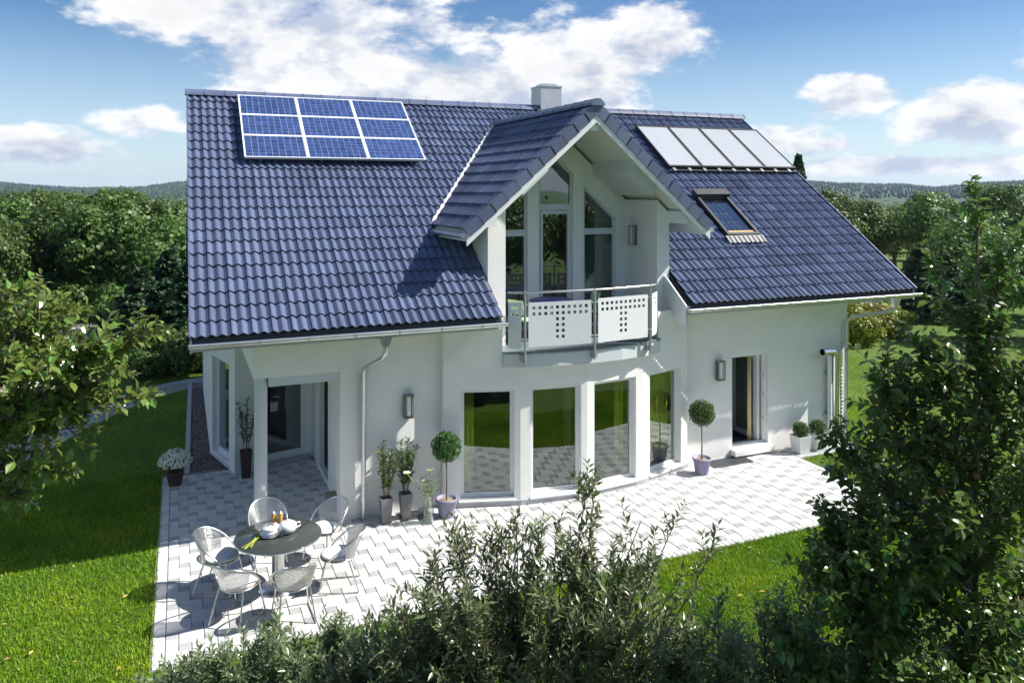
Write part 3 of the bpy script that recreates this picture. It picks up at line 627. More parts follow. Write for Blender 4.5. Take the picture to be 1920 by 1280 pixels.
for x0 in (-.012, LR-.012):
    for r in range(23):
        M = tile_matrix('main', x0, r*TG); o = link('verge_tile', vt, MT['tile'], roof); o.matrix_local = M @ Matrix.Translation((.02 if x0 > 1 else .0, 0, .0)) @ Matrix.Scale(.12, 4, (1, 0, 0)) @ Matrix.Translation((0 if x0 > 1 else .24, 0, -.005))
for sgn in (-1, 1):
    mb = MB(); n = 40; P = []
    for i in range(n+1):
        t = i/n; y = 2.15+(5.2-2.15)*t; xx = DX+sgn*(4.30-.8173*y); z = rz_main(y)+.062+.022*((i % 2)*2-1)
        P.append(Vector((xx, y, z)))
    for i in range(n): mb.prism([P[i]+Vector((sgn*.05, 0, .0)), P[i]-Vector((sgn*.03, 0, -.03)), P[i+1]-Vector((sgn*.03, 0, -.03)), P[i+1]+Vector((sgn*.05, 0, .0))], (0, 0, .022))
    part(mb, 'valley_flashing', mat('white_mortar', (.72, .72, .72), .8), roof)
ch = part(MB().box(8.45, 9.05, 5.75, 6.35, 7.3, 8.28), 'chimney', mat('zinc_cladding', (.50, .51, .54), .42, .08, 4, metal=.5))
part(MB().box(8.43, 9.07, 5.73, 6.37, 8.281, 8.31).box(8.55, 8.95, 5.85, 6.25, 8.31, 8.37), 'chimney_cap', 'zinc', ch)
part(MB().prism([(8.36, 5.62, rz_main(5.62)+.07), (9.14, 5.62, rz_main(5.62)+.07), (9.14, 5.76, rz_main(5.76)+.09), (8.36, 5.76, rz_main(5.76)+.09)], (0, 0, .05)), 'flashing', 'tiledark', ch)
# roof window
def on_roof(name, x, y, h=.0):
    e = empty(name, (x, y, rz_main(y)), 0, house); e.rotation_euler = (PITCH, 0, 0); return e
rw = on_roof('roof_window', 11.02, 1.56)
W_, H_ = .90, 1.46
part(MB().box(0, .07, 0, H_, .0, .14).box(W_-.07, W_, 0, H_, .0, .14).box(.07, W_-.07, 0, .07, .0, .14).box(.07, W_-.07, H_-.07, H_, .0, .14), 'frame', 'black', rw)
part(MB().box(.07, W_-.07, .07, H_-.07, .085, .092), 'pane', 'glass', rw); part(MB().box(.07, W_-.07, .07, H_-.07, .0, .01), 'blind', 'white', rw)
part(MB().box(-.03, W_+.03, H_-.06, H_+.16, .10, .22), 'shutter_box', 'black', rw); part(MB().box(.07, W_-.07, .075, .17, .093, .105), 'sash_rail', 'wood', rw)
part(MB().prism([(-.06, -.22, .075), (W_+.06, -.22, .075), (W_+.06, 0, .10), (-.06, 0, .10)], (0, 0, .012)), 'flashing', 'potgrey', rw)
for k in range(8): part(MB().tube([(.02+k*.125, -.24, .085), (.02+k*.125, -.03, .105)], .016, 6), 'flashing_rib', 'tiledark', rw)
# -- balcony
SL = [(5.145, .24), (5.5, .08), (6.1, -.03), (6.75, -.07), (7.4, -.03), (8.0, .08), (8.425, .24)]
bal = empty('balcony', (0, 0, 0), 0, house)
part(MB().prism([(x, y, 2.46) for x, y in SL]+[(8.425, .74, 2.46), (5.145, .74, 2.46)], (0, 0, .235)), 'slab', 'greywhite', bal)
part(MB().prism([(x, y-.02, 2.70) for x, y in SL]+[(8.44, 2.0, 2.70), (5.13, 2.0, 2.70)], (0, 0, .03)), 'deck_edge', mat('dark_flashing', (.16, .20, .22), .5), bal)
posts = [(5.44, -.02), (6.76, -.15), (8.02, -.02)]
for (x, y) in posts:
    po = part(MB().tube([(x, y, 2.55), (x, y, 3.83)], .021, 10), 'post', 'railing', bal)
    part(MB().box(x-.05, x+.05, y+.0, y+.12, 2.58, 2.68), 'bracket', 'railing', po)
    for z in (2.98, 3.58): part(MB().tube([(x-.07, y+.0, z), (x+.07, y+.0, z)], .012, 6), 'clamp', 'steel', po)
part(MB().tube([(5.17, .13, 3.80), (5.44, -.02, 3.80), (6.1, -.115, 3.80), (6.76, -.15, 3.80), (7.4, -.115, 3.80), (8.02, -.02, 3.80), (8.2, .07, 3.80)], .021, 10), 'handrail', 'steel', bal)
def perforated(p0, p1, z0, z1, nc, nr, holes, name='panel'):
    p0 = Vector((*p0, 0)); p1 = Vector((*p1, 0)); L = (p1-p0).length; t = .006; mb = MB(); m = .045; pw = (L-2*m)/nc; hs = .056
    xs = [0.]+[v for k in range(nc) for v in (m+pw*(k+.5)-hs/2, m+pw*(k+.5)+hs/2)]+[L]
    ph = .105; H = z1-z0; zs = [0.]; tops = [H-.07-ph*k for k in range(nr)][::-1]
    for q in tops: zs += [q-hs, q]
    zs += [H]; solid = lambda i, j: not (i % 2 == 1 and j % 2 == 1 and ((i-1)//2, nr-1-(j-1)//2) in holes)
    I, J = len(xs)-1, len(zs)-1
    for i in range(I):
        for j in range(J):
            if not solid(i, j): continue
            x0, x1, a, b = xs[i], xs[i+1], zs[j], zs[j+1]
            mb.add([(x0, 0, a), (x1, 0, a), (x1, 0, b), (x0, 0, b)], [(0, 1, 2, 3)]); mb.add([(x0, t, a), (x1, t, a), (x1, t, b), (x0, t, b)], [(3, 2, 1, 0)])
            for di, dj, e in ((-1, 0, ((x0, a), (x0, b))), (1, 0, ((x1, a), (x1, b))), (0, -1, ((x0, a), (x1, a))), (0, 1, ((x0, b), (x1, b)))):
                ii, jj = i+di, j+dj
                if not (0 <= ii < I and 0 <= jj < J) or not solid(ii, jj):
                    (u0, v0), (u1, v1) = e; mb.add([(u0, 0, v0), (u1, 0, v1), (u1, t, v1), (u0, t, v0)], [(0, 1, 2, 3)])
    return part(mb, name, 'white', bal, loc=(p0.x, p0.y, z0), rot=(0, 0, math.atan2(p1.y-p0.y, p1.x-p0.x)))
TH_ = {(c, r) for c in range(10) for r in range(2)} | {(c, r) for c in (4, 5) for r in range(2, 6)}
perforated((5.50, -.04), (6.69, -.155), 2.84, 3.62, 10, 6, TH_); perforated((6.83, -.155), (7.95, -.045), 2.84, 3.64, 10, 6, TH_)
perforated((5.20, .17), (5.39, .02), 2.80, 3.62, 2, 2, {(0, 0), (0, 1), (1, 0), (1, 1)}); perforated((8.08, .0), (8.36, .26), 2.84, 3.64, 2, 2, {(0, 0), (0, 1), (1, 0), (1, 1)})

# ------------------------------------------------------------------ fittings on the house
def solar_array():
    e = on_roof('solar_array', 1.03, 3.74); e.parent = None; tag(e, 'blue photovoltaic solar array of nine modules on the left roof', 'solar array')
    pw, ph = 1.235, .82
    for i in range(3):
        for j in range(3):
            x0, y0 = i*pw+(.0 if i == 0 else 0), j*ph
            f = .022; z = .20
            m = part(MB().box(x0, x0+pw-.008, y0, y0+ph-.004, z-.03, z+.004), 'module', 'grid', e)
            part(MB().box(x0, x0+f, y0, y0+ph-.004, z-.035, z+.012).box(x0+pw-.008-f, x0+pw-.008, y0, y0+ph-.004, z-.035, z+.012).box(x0+f, x0+pw-.008-f, y0, y0+f, z-.035, z+.012).box(x0+f, x0+pw-.008-f, y0+ph-.004-f, y0+ph-.004, z-.035, z+.012), 'frame', 'white', m)
            mb = MB(); nx, ny = 9, 6; cw, chh = (pw-.008-2*f-.02)/nx, (ph-.004-2*f-.016)/ny
            for a in range(nx):
                for b in range(ny):
                    cx, cy = x0+f+.01+a*cw, y0+f+.008+b*chh; mb.add([(cx+.003, cy+.003, z+.0065), (cx+cw-.003, cy+.003, z+.0065), (cx+cw-.003, cy+chh-.003, z+.0065), (cx+.003, cy+chh-.003, z+.0065)], [(0, 1, 2, 3)])
            part(mb, 'cells', 'cell', m)
    for y in (.35, 1.2, 2.1): part(MB().box(.02, 3*pw-.03, y, y+.05, .08, .165), 'mounting_rail', 'zinc', e)
    for x in (.3, 1.5, 2.2, 3.4): part(MB().box(x, x+.04, .1, 2.3, .02, .079), 'roof_hook', 'zinc', e)
solar_array()
def collectors():
    e = on_roof('solar_collector', 10.92, 3.70); e.parent = None; tag(e, 'row of four silvery solar thermal collectors on the right roof', 'solar collector')
    pw, ph = 1.0, 1.92
    for i in range(4):
        x0 = i*pw+.01
        fr = part(MB().box(x0, x0+.03, 0, ph, .05, .17).box(x0+pw-.05, x0+pw-.02, 0, ph, .05, .17).box(x0+.03, x0+pw-.05, 0, .05, .05, .17).box(x0+.03, x0+pw-.05, ph-.05, ph, .05, .17), 'collector_frame', 'black', e)
        part(MB().box(x0+.03, x0+pw-.05, .05, ph-.05, .13, .155), 'glass', 'collector', fr)
    part(MB().box(.0, 4*pw, -.10, -.06, .06, .11), 'mounting_rail', 'black', e)
    for k in range(9): part(MB().box(.1+k*.45, .18+k*.45, -.12, -.01, .10, .13), 'clamp', 'zinc', e)
collectors()
def wall_lamp(loc, rz, label):
    e = empty('wall_lamp', loc, rz); tag(e, label, 'lamp', 'wall lamps of the house')
    part(MB().box(-.08, .08, -.02, 0, -.20, .20), 'back_plate', 'steel', e); part(MB().lathe([(.045, -.17), (.045, .17)], 14, (0, -.07, 0)), 'glass_tube', 'porcelain', e)
    c = MB().box(-.085, .085, -.13, -.02, .19, .205).box(-.085, .085, -.13, -.02, -.205, -.19)
    for x in (-.08, .08):
        for y in (-.125, -.03): c.box(x-.006, x+.006, y-.006, y+.006, -.2, .2)
    for k in range(16):
        z = -.18+k*.024; c.box(.074, .079, -.125, -.03, z, z+.009).box(-.079, -.074, -.125, -.03, z, z+.009)
    part(c, 'cage', 'grating', e)
wall_lamp((3.53, WY-.002, 1.84), 0, 'steel cage wall lamp between downspout and curved bay')
wall_lamp((10.18, WY-.002, 1.86), 0, 'steel cage wall lamp left of the open terrace door')
wall_lamp((8.678, 1.55, 4.65), -math.pi/2, 'steel wall lamp on the side wall of the balcony')
def ducts():
    e = empty('ventilation_pipes', (13.0, .62, 0)); tag(e, 'shiny metal ventilation pipes on the right corner of the front wall', 'pipes')
    part(MB().tube([(.12, .02, .1), (.12, .02, 1.95)], .05, 14), 'pipe', 'white', e)
    part(MB().tube([(.26, .02, .1), (.26, .02, 1.88), (.245, .0, 1.96), (.19, -.03, 2.02), (.10, -.05, 2.045), (-.22, -.11, 2.06)], .068, 14, cap=False), 'pipe', 'chrome', e)
    p = part(MB().tube([(.42, .03, .1), (.42, .03, 2.0)], .06, 14), 'spiral_duct', 'chrome', e)
    h = MB(); h.tube([(.42+.062*math.cos(t*.5), .03+.062*math.sin(t*.5), .1+t*.0062) for t in range(300)], .005, 4); part(h, 'seam', 'zinc', p)
    for z in (.6, 1.5): part(MB().box(.04, .5, .05, .12, z, z+.03), 'clip', 'zinc', e)
ducts()
def grate(x0, x1, y0, y1, label):
    e = empty('floor_grate', ((x0+x1)/2, (y0+y1)/2, .002)); tag(e, label, 'grate', 'steel foot grates in the paving'); w, d = (x1-x0)/2, (y1-y0)/2
    part(MB().box(-w, w, -d, d, 0, .006), 'tray', 'black', e); mb = MB()
    k = -w
    while k < w-.01: mb.box(k, k+.008, -d, d, .006, .02); k += .033
    k = -d
    while k < d: mb.box(-w, w, k, k+.006, .0062, .0185); k += .033
    part(mb, 'bars', 'grating', e)
grate(9.78, 10.75, .33, .70, 'steel foot grate in front of the open terrace door'); grate(3.32, 3.85, .33, .68, 'steel foot grate behind the glass vase by the bay')
# ------------------------------------------------------------------ patio furniture
def chair_proto():
    e = empty('patio_chair')
    part(MB().tube([(.0+.235*math.cos(t), .235*math.sin(t), .44) for t in np.linspace(0, 2*math.pi, 24, endpoint=False)], .011, 6, closed=True), 'seat_ring', 'steel', e)
    part(MB().lathe([(.0, .435), (.225, .437), (.225, .446), (0, .447)], 24), 'seat_board', 'wood', e)
    mb = MB(); P = []      # puffy square-round cushion
    for (r, z) in ((.205, .45), (.232, .462), (.236, .478), (.22, .492), (.14, .502), (.0, .505)): P.append((r, z))
    mb.lathe(P, 28); c = part(mb, 'cushion', 'cushion', e)
    hoop = []
    for t in np.linspace(-1, 1, 25):      # from front left of the seat, up round the back, to front right (front is +y)
        a = t*2.15; y = -.27*math.cos(a)-.02; x = .28*math.sin(a); h = .44+.37*(1-abs(t)**2.2) if abs(t) < 1 else .44
        hoop.append((x, y-.10*(h-.44)/.37*.9, h))
    part(MB().tube(hoop, .0125, 8), 'back_hoop', 'steel', e)
    wires = MB()
    for t in np.linspace(-.62, .62, 44):
        a = t*2.15; top = .44+.37*(1-abs(t)**2.2); k = (top-.44)/.37
        p1 = Vector((.28*math.sin(a), -.27*math.cos(a)-.02-.09*k, top)); p0 = Vector((.235*math.sin(a*.8), -.235*math.cos(a*.8), .445)); wires.tube([p0, p1], .0046, 4, cap=False)
    for q in np.linspace(.06, .94, 16):
        ln = []
        for t in np.linspace(-.62, .62, 13):
            a = t*2.15; top = .44+.37*(1-abs(t)**2.2); k = (top-.44)/.37
            p1 = Vector((.28*math.sin(a), -.27*math.cos(a)-.02-.09*k, top)); p0 = Vector((.235*math.sin(a*.8), -.235*math.cos(a*.8), .445)); ln.append(p0.lerp(p1, q))
        wires.tube(ln, .0036, 4, cap=False)
    part(wires, 'back_mesh', 'steel', e)
    for s in (-1, 1):
        part(MB().tube([(s*.19, .15, .44), (s*.235, .24, .012)], .0105, 8), 'leg', 'steel', e); part(MB().tube([(s*.18, -.16, .44), (s*.235, -.30, .012)], .0105, 8), 'leg', 'steel', e)
        part(MB().tube([(s*.235, .24, .012), (s*.235, -.30, .012)], .007, 6), 'floor_rail', 'steel', e)
    return e
def copy_tree(o, parent=None):
    c = o.copy(); COL.objects.link(c); c.parent = parent
    for ch_ in list(o.children): copy_tree(ch_, c)
    return c
TBL = (1.14, -1.14)
def furniture():
    t = empty('patio_table', (*TBL, 0)); tag(t, 'round garden table with dark top and steel pedestal on the patio', 'table')
    part(MB().lathe([(.0, .715), (.57, .715), (.592, .724), (.592, .738), (.585, .745), (.0, .745)], 56), 'tabletop', 'tabletop', t)
    part(MB().lathe([(.5935, .722), (.5965, .726), (.5965, .736), (.5935, .741)], 56), 'rim', 'steel', t)
    part(MB().lathe([(.085, .03), (.085, .715)], 28), 'pedestal', 'steel', t); part(MB().lathe([(.0, 0), (.27, 0), (.27, .012), (.1, .03), (0, .03)], 40), 'base_plate', 'steel', t)
    pr = chair_proto(); seats = [(.40, -.86), (.58, -1.72), (1.24, -1.98), (1.92, -1.42), (1.90, -.50), (1.10, -.22)]
    labs = ['steel mesh chair left of the table, its back casting a shadow on the lawn edge', 'steel mesh chair at the front left of the table', 'steel mesh chair in front of the table with its back to the viewer',
            'steel mesh chair at the right front of the table', 'steel mesh chair right behind the table near the wall', 'steel mesh chair behind the table by the white column']
    for i, (x, y) in enumerate(seats):
        o = pr if i == 0 else copy_tree(pr); o.location = (x, y, 0); o.rotation_euler = (0, 0, math.atan2(TBL[1]-y, TBL[0]-x)-math.pi/2+random.uniform(-.18, .18)); tag(o, labs[i], 'chair', 'steel chairs around the patio table')
    zt = .746
    for i, (x, y) in enumerate([(1.10, -.93), (1.19, -.96)]):
        e = empty('pepper_mill', (x, y, zt)); tag(e, ['left one of two amber wooden mills on the table', 'right one of two amber wooden mills on the table'][i], 'mill', 'amber mills on the table')
        part(MB().lathe([(.030, 0), (.032, .02), (.030, .12), (.033, .21), (.030, .225)], 20), 'body', 'amber', e); part(MB().lathe([(.028, .225), (.026, .24), (.012, .243), (.012, .255), (0, .26)], 16), 'cap', 'steel', e)
    e = empty('dish_stack', (1.03, -1.12, zt)); e.scale = (1.25, 1.25, 1.3); tag(e, 'stack of white plates with a lidded dish on the table', 'dishes')
    for k in range(3): part(MB().lathe([(.06, k*.018), (.105, k*.018+.014), (.11, k*.018+.018), (.0, k*.018+.012)], 28), 'plate', 'porcelain', e)
    part(MB().lathe([(.075, .05), (.095, .085), (.092, .10), (.0, .108)], 28), 'lid', 'porcelain', e); part(MB().tube([(-.03, 0, .108), (-.01, 0, .125), (.02, .005, .122), (.04, .01, .109)], .006, 6), 'handle', 'black', e)
    e = empty('teapot', (1.27, -1.12, zt)); e.scale = (1.15, 1.15, 1.15); tag(e, 'round white porcelain teapot on the table', 'teapot')
    part(MB().lathe([(.05, 0), (.095, .03), (.115, .075), (.10, .12), (.055, .145), (.0, .15)], 28), 'body', 'porcelain', e); part(MB().lathe([(.0, .175), (.014, .168), (.012, .155), (.03, .148)], 14), 'lid_knob', 'porcelain', e)
    part(MB().tube([(-.09, 0, .09), (-.13, .0, .12), (-.15, 0, .15)], [.022, .015, .011], 8), 'spout', 'porcelain', e); part(MB().tube([(.10, 0, .11), (.15, 0, .11), (.155, 0, .07), (.10, 0, .045)], .009, 6), 'handle', 'porcelain', e)
    for i, (x, y) in enumerate([(1.10, -1.22), (1.16, -1.25), (1.205, -1.22)]):
        e = empty('drinking_glass', (x, y, zt)); tag(e, ['left', 'middle', 'right'][i]+' clear glass in front of the dishes on the table', 'glass', 'glasses on the table')
        part(MB().lathe([(.022, 0), (.03, .10), (.028, .10), (.02, .006), (0, .006)], 16), 'bowl', 'clear', e)
    e = empty('stalk_bundle', (.86, -1.16, zt)); tag(e, 'bundle of yellow green stalks lying across the table edge', 'stalks')
    for k in range(9):
        o_ = random.uniform(-.03, .03); part(MB().tube([(.15+o_*.5, .30+o_*.4, .012+.006*(k % 3)), (.02+o_*1.2, .04-o_*.8, .016+.006*(k % 3)), (-.17+random.uniform(-.07, .07), -.25+random.uniform(-.05, .05), .010+.006*(k % 2))], .0055, 5), 'stalk', 'stalk', e)
furniture()
def balcony_furniture():
    t = empty('balcony_table', (6.55, 1.2, 2.73)); tag(t, 'round blue topped table on the balcony', 'table')
    part(MB().lathe([(0, .70), (.42, .70), (.43, .715), (.42, .73), (0, .73)], 32), 'tabletop', 'blue', t); part(MB().tube([(0, 0, .03), (0, 0, .7)], .03, 10), 'pedestal', 'steel', t); part(MB().lathe([(.22, 0), (.22, .02), (0, .03)], 20), 'base', 'steel', t)
    for i, (x, y, rz) in enumerate([(5.85, .9, -1.2), (7.35, 1.35, 1.5)]):
        c = empty('balcony_chair', (x, y, 2.73), rz); tag(c, ['pale green chair at the left end of the balcony', 'pale green chair right of the blue balcony table'][i], 'chair', 'pale green balcony chairs')
        part(MB().box(-.21, .21, -.21, .21, .43, .46), 'seat', 'green', c, bevel=.01); part(MB().prism([(-.21, -.20, .55), (.21, -.20, .55), (.19, -.26, .82), (-.19, -.26, .82)], (0, -.015, 0)), 'backrest', 'green', c)
        for s in (-1, 1):
            part(MB().tube([(s*.18, .18, .43), (s*.2, .2, 0)], .013, 6), 'leg', 'steel', c); part(MB().tube([(s*.18, -.19, .55), (s*.18, -.18, .43), (s*.2, -.22, 0)], .013, 6), 'leg', 'steel', c)
balcony_furniture()
# ------------------------------------------------------------------ leaves
APPLE_T = (np.array([[0,0,0],[-.24,.28,.05],[0,.3,-.02],[.24,.28,.05],[-.27,.62,.04],[0,.66,-.05],[.27,.62,.04],[0,1.,-.16]], np.float32), [(0,2,1),(0,3,2),(1,2,5),(1,5,4),(2,3,6),(2,6,5),(4,5,7),(5,6,7)])
LANCE_T = (np.array([[0,0,0],[-.15,.4,.03],[0,.42,-.01],[.15,.4,.03],[0,1.,-.10]], np.float32), [(0,2,1),(0,3,2),(1,2,4),(2,3,4)])
QUAD_T = (np.array([[-.5,0,0],[.5,0,0],[.35,1.,.12],[-.35,1.,.12]], np.float32), [(0,1,2),(0,2,3)])
def frames(D, Nn):
    D = D/np.linalg.norm(D, axis=1, keepdims=True); X = np.cross(D, Nn); X /= np.linalg.norm(X, axis=1, keepdims=True)+1e-9; Z = np.cross(X, D); return X, D, Z
def leaf_arrays(P, D, Nn, Sz, T):
    X, Y, Z = frames(D, Nn); tv = T[0]; n = len(P)
    V = P[:, None]+Sz[:, None, None]*(tv[None, :, 0, None]*X[:, None]+tv[None, :, 1, None]*Y[:, None]+tv[None, :, 2, None]*Z[:, None])
    F = (np.array(T[1])[None]+(np.arange(n)*len(tv))[:, None, None]).reshape(-1, 3); return V.reshape(-1, 3), F
def leaves_obj(name, P, D, Nn, Sz, T, m, parent=None, base=(0, 0, 0)):
    V, F = leaf_arrays(np.asarray(P)-np.array(base), D, Nn, Sz, T); return link(name, np_mesh(name, V, F), m, parent)
def split_leaves(e, P, D, Nn, Sz, T, m, stuffname):
    """the leaves that show largest become objects, the others one mass"""
    base = np.array(e.location); n = len(P); d = P-np.array(CAM); fw = d[:, 0]*math.sin(TH)+d[:, 1]*math.cos(TH)
    u = 960+FPX*(d[:, 0]*math.cos(TH)-d[:, 1]*math.sin(TH))/fw; v = YH-FPX*d[:, 2]/fw
    X, Y, Z = frames(D, Nn); face = np.abs((Z*d).sum(1))/np.linalg.norm(d, axis=1)
    score = np.where((u > 5) & (u < 1915) & (v > 5) & (v < 1275), Sz**2/fw**2*(.25+face), 0); idx = np.argsort(-score)[:300]; idx = idx[score[idx] > 0]
    me = bpy.data.meshes.new('leaf'); me.from_pydata([tuple(map(float, q)) for q in T[0]], [], T[1]); me.materials.append(m)
    for i in idx:
        o = bpy.data.objects.new('leaf', me); COL.objects.link(o); o.parent = e
        Mx = Matrix((X[i]*Sz[i], Y[i]*Sz[i], Z[i]*Sz[i])).transposed().to_4x4(); Mx.translation = Vector(P[i]-base); o.matrix_local = Mx
    k = np.ones(n, bool); k[idx] = False
    tag(leaves_obj(stuffname, P[k], D[k], Nn[k], Sz[k], T, m, e, base), kind='stuff')
def rnd_dirs(n): v = RNG.normal(0, 1, (n, 3)); return v/np.linalg.norm(v, axis=1, keepdims=True)
def leafy(e, limbs, twigs, leaves_per, tl, lsize, T, m, spread=.8, up=.25, rtwig=.006, stuff='foliage', outward=None, tip_bias=1.0, gap=1.0):
    """limbs: list of (polyline, r0, r1). Twigs grow from limbs, leaves alternate along twigs."""
    base = Vector(e.location); wood = MB(); P = []; D = []; Nn = []; Sz = []; cum = []
    for pl_, r0, r1 in limbs:
        n = len(pl_); wood.tube([Vector(p)-base for p in pl_], [r0+(r1-r0)*i/(n-1) for i in range(n)], 7)
        cum.append(sum((Vector(pl_[i+1])-Vector(pl_[i])).length for i in range(n-1)))
    wts = np.array(cum)/sum(cum); tw = MB()
    for k in range(twigs):
        li = RNG.choice(len(limbs), p=wts); pl_ = [Vector(p) for p in limbs[li][0]]; t = RNG.random()**(1/tip_bias)
        seg = t*(len(pl_)-1); i = min(int(seg), len(pl_)-2); p = pl_[i].lerp(pl_[i+1], seg-i); dirn = (pl_[i+1]-pl_[i]).normalized()
        rv = Vector(rnd_dirs(1)[0]); d = (dirn*.7+rv*spread+Vector((0, 0, up))).normalized(); L = tl*RNG.uniform(.45, 1.25)*(1 if t < .93 else .8)
        if t > .97: d = (dirn+rv*.3).normalized()
        bend = Vector(rnd_dirs(1)[0])*.25*L+Vector((0, 0, .1*L)); pts = [p, p+d*L*.5+bend*.25, p+d*L+bend*.6]
        tw.tube([q-base for q in pts], [rtwig, rtwig*.8, rtwig*.4], 4, cap=False)
        m_ = max(3, int(leaves_per*L/tl*RNG.uniform(.8, 1.2)))
        for j in range(m_):
            tt = .12+.88*(j+.5)/m_; q = pts[0].lerp(pts[1], tt*2) if tt < .5 else pts[1].lerp(pts[2], tt*2-1)
            ax = (pts[2]-pts[0]).normalized(); ang = j*2.4+RNG.uniform(-.4, .4); o1 = ax.orthogonal().normalized(); o2 = ax.cross(o1); side = o1*math.cos(ang)+o2*math.sin(ang)
            ld = (side*.9+ax*.55*gap+Vector((0, 0, RNG.uniform(-.25, .2)))).normalized()
            P.append(q); D.append(ld); Nn.append((Vector((0, 0, 1))+Vector(rnd_dirs(1)[0])*.55)); Sz.append(lsize*RNG.uniform(.6, 1.2)*(.75 if tt > .9 else 1))
    P, D, Nn, Sz = np.array(P), np.array(D), np.array(Nn), np.array(Sz)
    part(wood, 'branches', 'bark', e); tag(part(tw, 'twigs', 'twig', e), kind='stuff'); split_leaves(e, P, D, Nn, Sz, T, m, stuff)
def wob(a, b, n=4, k=.08):
    a, b = Vector(a), Vector(b); L = (b-a).length; return [a]+[a.lerp(b, i/n)+Vector(RNG.normal(0, k*L/ n*1.2, 3)) for i in range(1, n)]+[b]
def foreground():
    # apple tree at the right, in front of the patio
    b = (6.42, -7.75, -.03); e = empty('apple_tree', b); tag(e, 'tall apple tree with glossy leaves at the right edge of the picture', 'tree')
    tr = [Vector(b), Vector((6.45, -7.72, 1.4)), Vector((6.40, -7.76, 2.8)), Vector((6.44, -7.74, 4.1)), Vector((6.45, -7.75, 5.55))]
    L = [(tr, .034, .007)]; part(MB().tube([q-Vector(b) for q in tr], [.034, .028, .02, .012, .004], 8), 'trunk', 'bark', e)
    tips = [(1.2, (5.3, -7.3, 1.7)), (1.3, (7.5, -8.1, 1.9)), (1.0, (6.2, -7.1, 1.5)), (1.1, (5.9, -8.4, 1.7)), (1.6, (5.1, -7.1, 2.3)), (1.7, (7.6, -8.2, 2.7)), (1.8, (6.0, -8.6, 2.6)), (1.9, (6.9, -7.1, 2.4)), (2.0, (5.0, -7.15, 2.9)), (2.2, (7.5, -7.7, 3.3)),
            (2.2, (6.2, -6.9, 3.0)), (2.3, (4.85, -7.0, 3.35)), (2.4, (5.3, -7.2, 3.75)), (2.5, (7.3, -8.2, 3.8)), (2.6, (6.6, -8.5, 3.5)), (2.6, (5.15, -7.3, 3.5)), (2.7, (5.65, -7.4, 4.0)), (2.8, (7.0, -7.5, 4.0)), (3.0, (6.0, -7.5, 4.2)), (3.0, (7.1, -8.1, 4.3)),
            (2.1, (5.5, -7.9, 2.9)), (1.4, (5.5, -7.6, 2.1)), (1.9, (7.2, -8.6, 2.3)), (.8, (6.9, -7.7, 1.2)), (.7, (5.8, -7.6, 1.1)), (2.9, (5.25, -7.15, 4.05)), (3.1, (6.75, -7.6, 4.4))]
    for (z, tip) in tips:
        if tip[0] < 5.75: tip = (tip[0]+.42, tip[1]-.18, tip[2])
        L.append((wob((6.43, -7.75, z), tip), .012, .004))
    leafy(e, L[1:], 980, 13, .36, .105, APPLE_T, MT['leaf_apple'], .8, .15, tip_bias=1.3)
    leafy(e, [([Vector((6.43, -7.75, 3.6)), Vector((6.46, -7.73, 4.4)), Vector((6.42, -7.75, 5.62))], .012, .005), (wob((6.44, -7.75, 3.9), (6.02, -7.6, 5.12)), .008, .004), (wob((6.44, -7.75, 4.0), (6.84, -7.9, 5.25)), .008, .004), (wob((6.44, -7.75, 3.7), (6.75, -7.75, 4.8)), .008, .004)], 120, 9, .22, .115, APPLE_T, MT['leaf_apple'], .7, .25)
    for i, (x, y, z) in enumerate([(6.05, -7.7, 2.95), (6.3, -7.85, 3.1), (6.62, -7.8, 2.7), (5.6, -7.4, 2.2)]):
        part(MB().lathe([(0, -.036), (.022, -.034), (.036, -.01), (.037, .01), (.026, .032), (.008, .03), (0, .024)], 14, (x-b[0], y-b[1], z-b[2])), 'apple', 'apple', e)
    # second, lower apple tree
    b = (5.35, -7.62, -.03); e = empty('apple_tree', b); tag(e, 'lower apple tree left of the tall one, dark leaves in front of the lawn', 'tree')
    L = [([Vector(b), Vector((5.38, -7.6, 1.0)), Vector((5.34, -7.58, 1.9)), Vector((5.3, -7.55, 2.7))], .032, .008)]
    for (z, tip) in [(zz, (tp[0]+.22, tp[1]-.09, tp[2])) for zz, tp in [(.7, (4.5, -7.2, 1.3)), (.9, (6.2, -7.9, 1.5)), (1.1, (4.5, -7.15, 1.75)), (1.2, (5.2, -8.3, 1.7)), (1.4, (5.9, -7.4, 2.2)), (1.5, (4.75, -7.3, 2.35)), (1.7, (5.1, -7.1, 2.5)), (1.8, (5.6, -7.9, 2.7)), (.5, (4.3, -7.0, .9)), (.6, (5.6, -7.0, 1.1)), (.8, (4.9, -8.0, 1.2)), (.4, (5.9, -8.0, .8)), (.4, (4.6, -7.6, .7))]]:
        L.append((wob((5.36, -7.59, z), tip), .013, .005))
    leafy(e, L, 780, 13, .36, .10, APPLE_T, MT['leaf_apple'], .8, .2, tip_bias=1.4)
    # branches of an apple tree reaching in from the left
    b = (-3.6, -5.5, -.03); e = empty('apple_tree', b); tag(e, 'apple tree whose sunlit branches reach in from the left edge', 'tree')
    L = [([Vector(b), Vector((-3.5, -5.55, 1.5)), Vector((-3.2, -5.7, 2.9)), Vector((-2.6, -5.95, 3.8))], .09, .04), ([(-2.6, -5.95, 3.8), (-2.2, -6.1, 4.5), (-1.9, -6.2, 5.1)], .035, .01)]
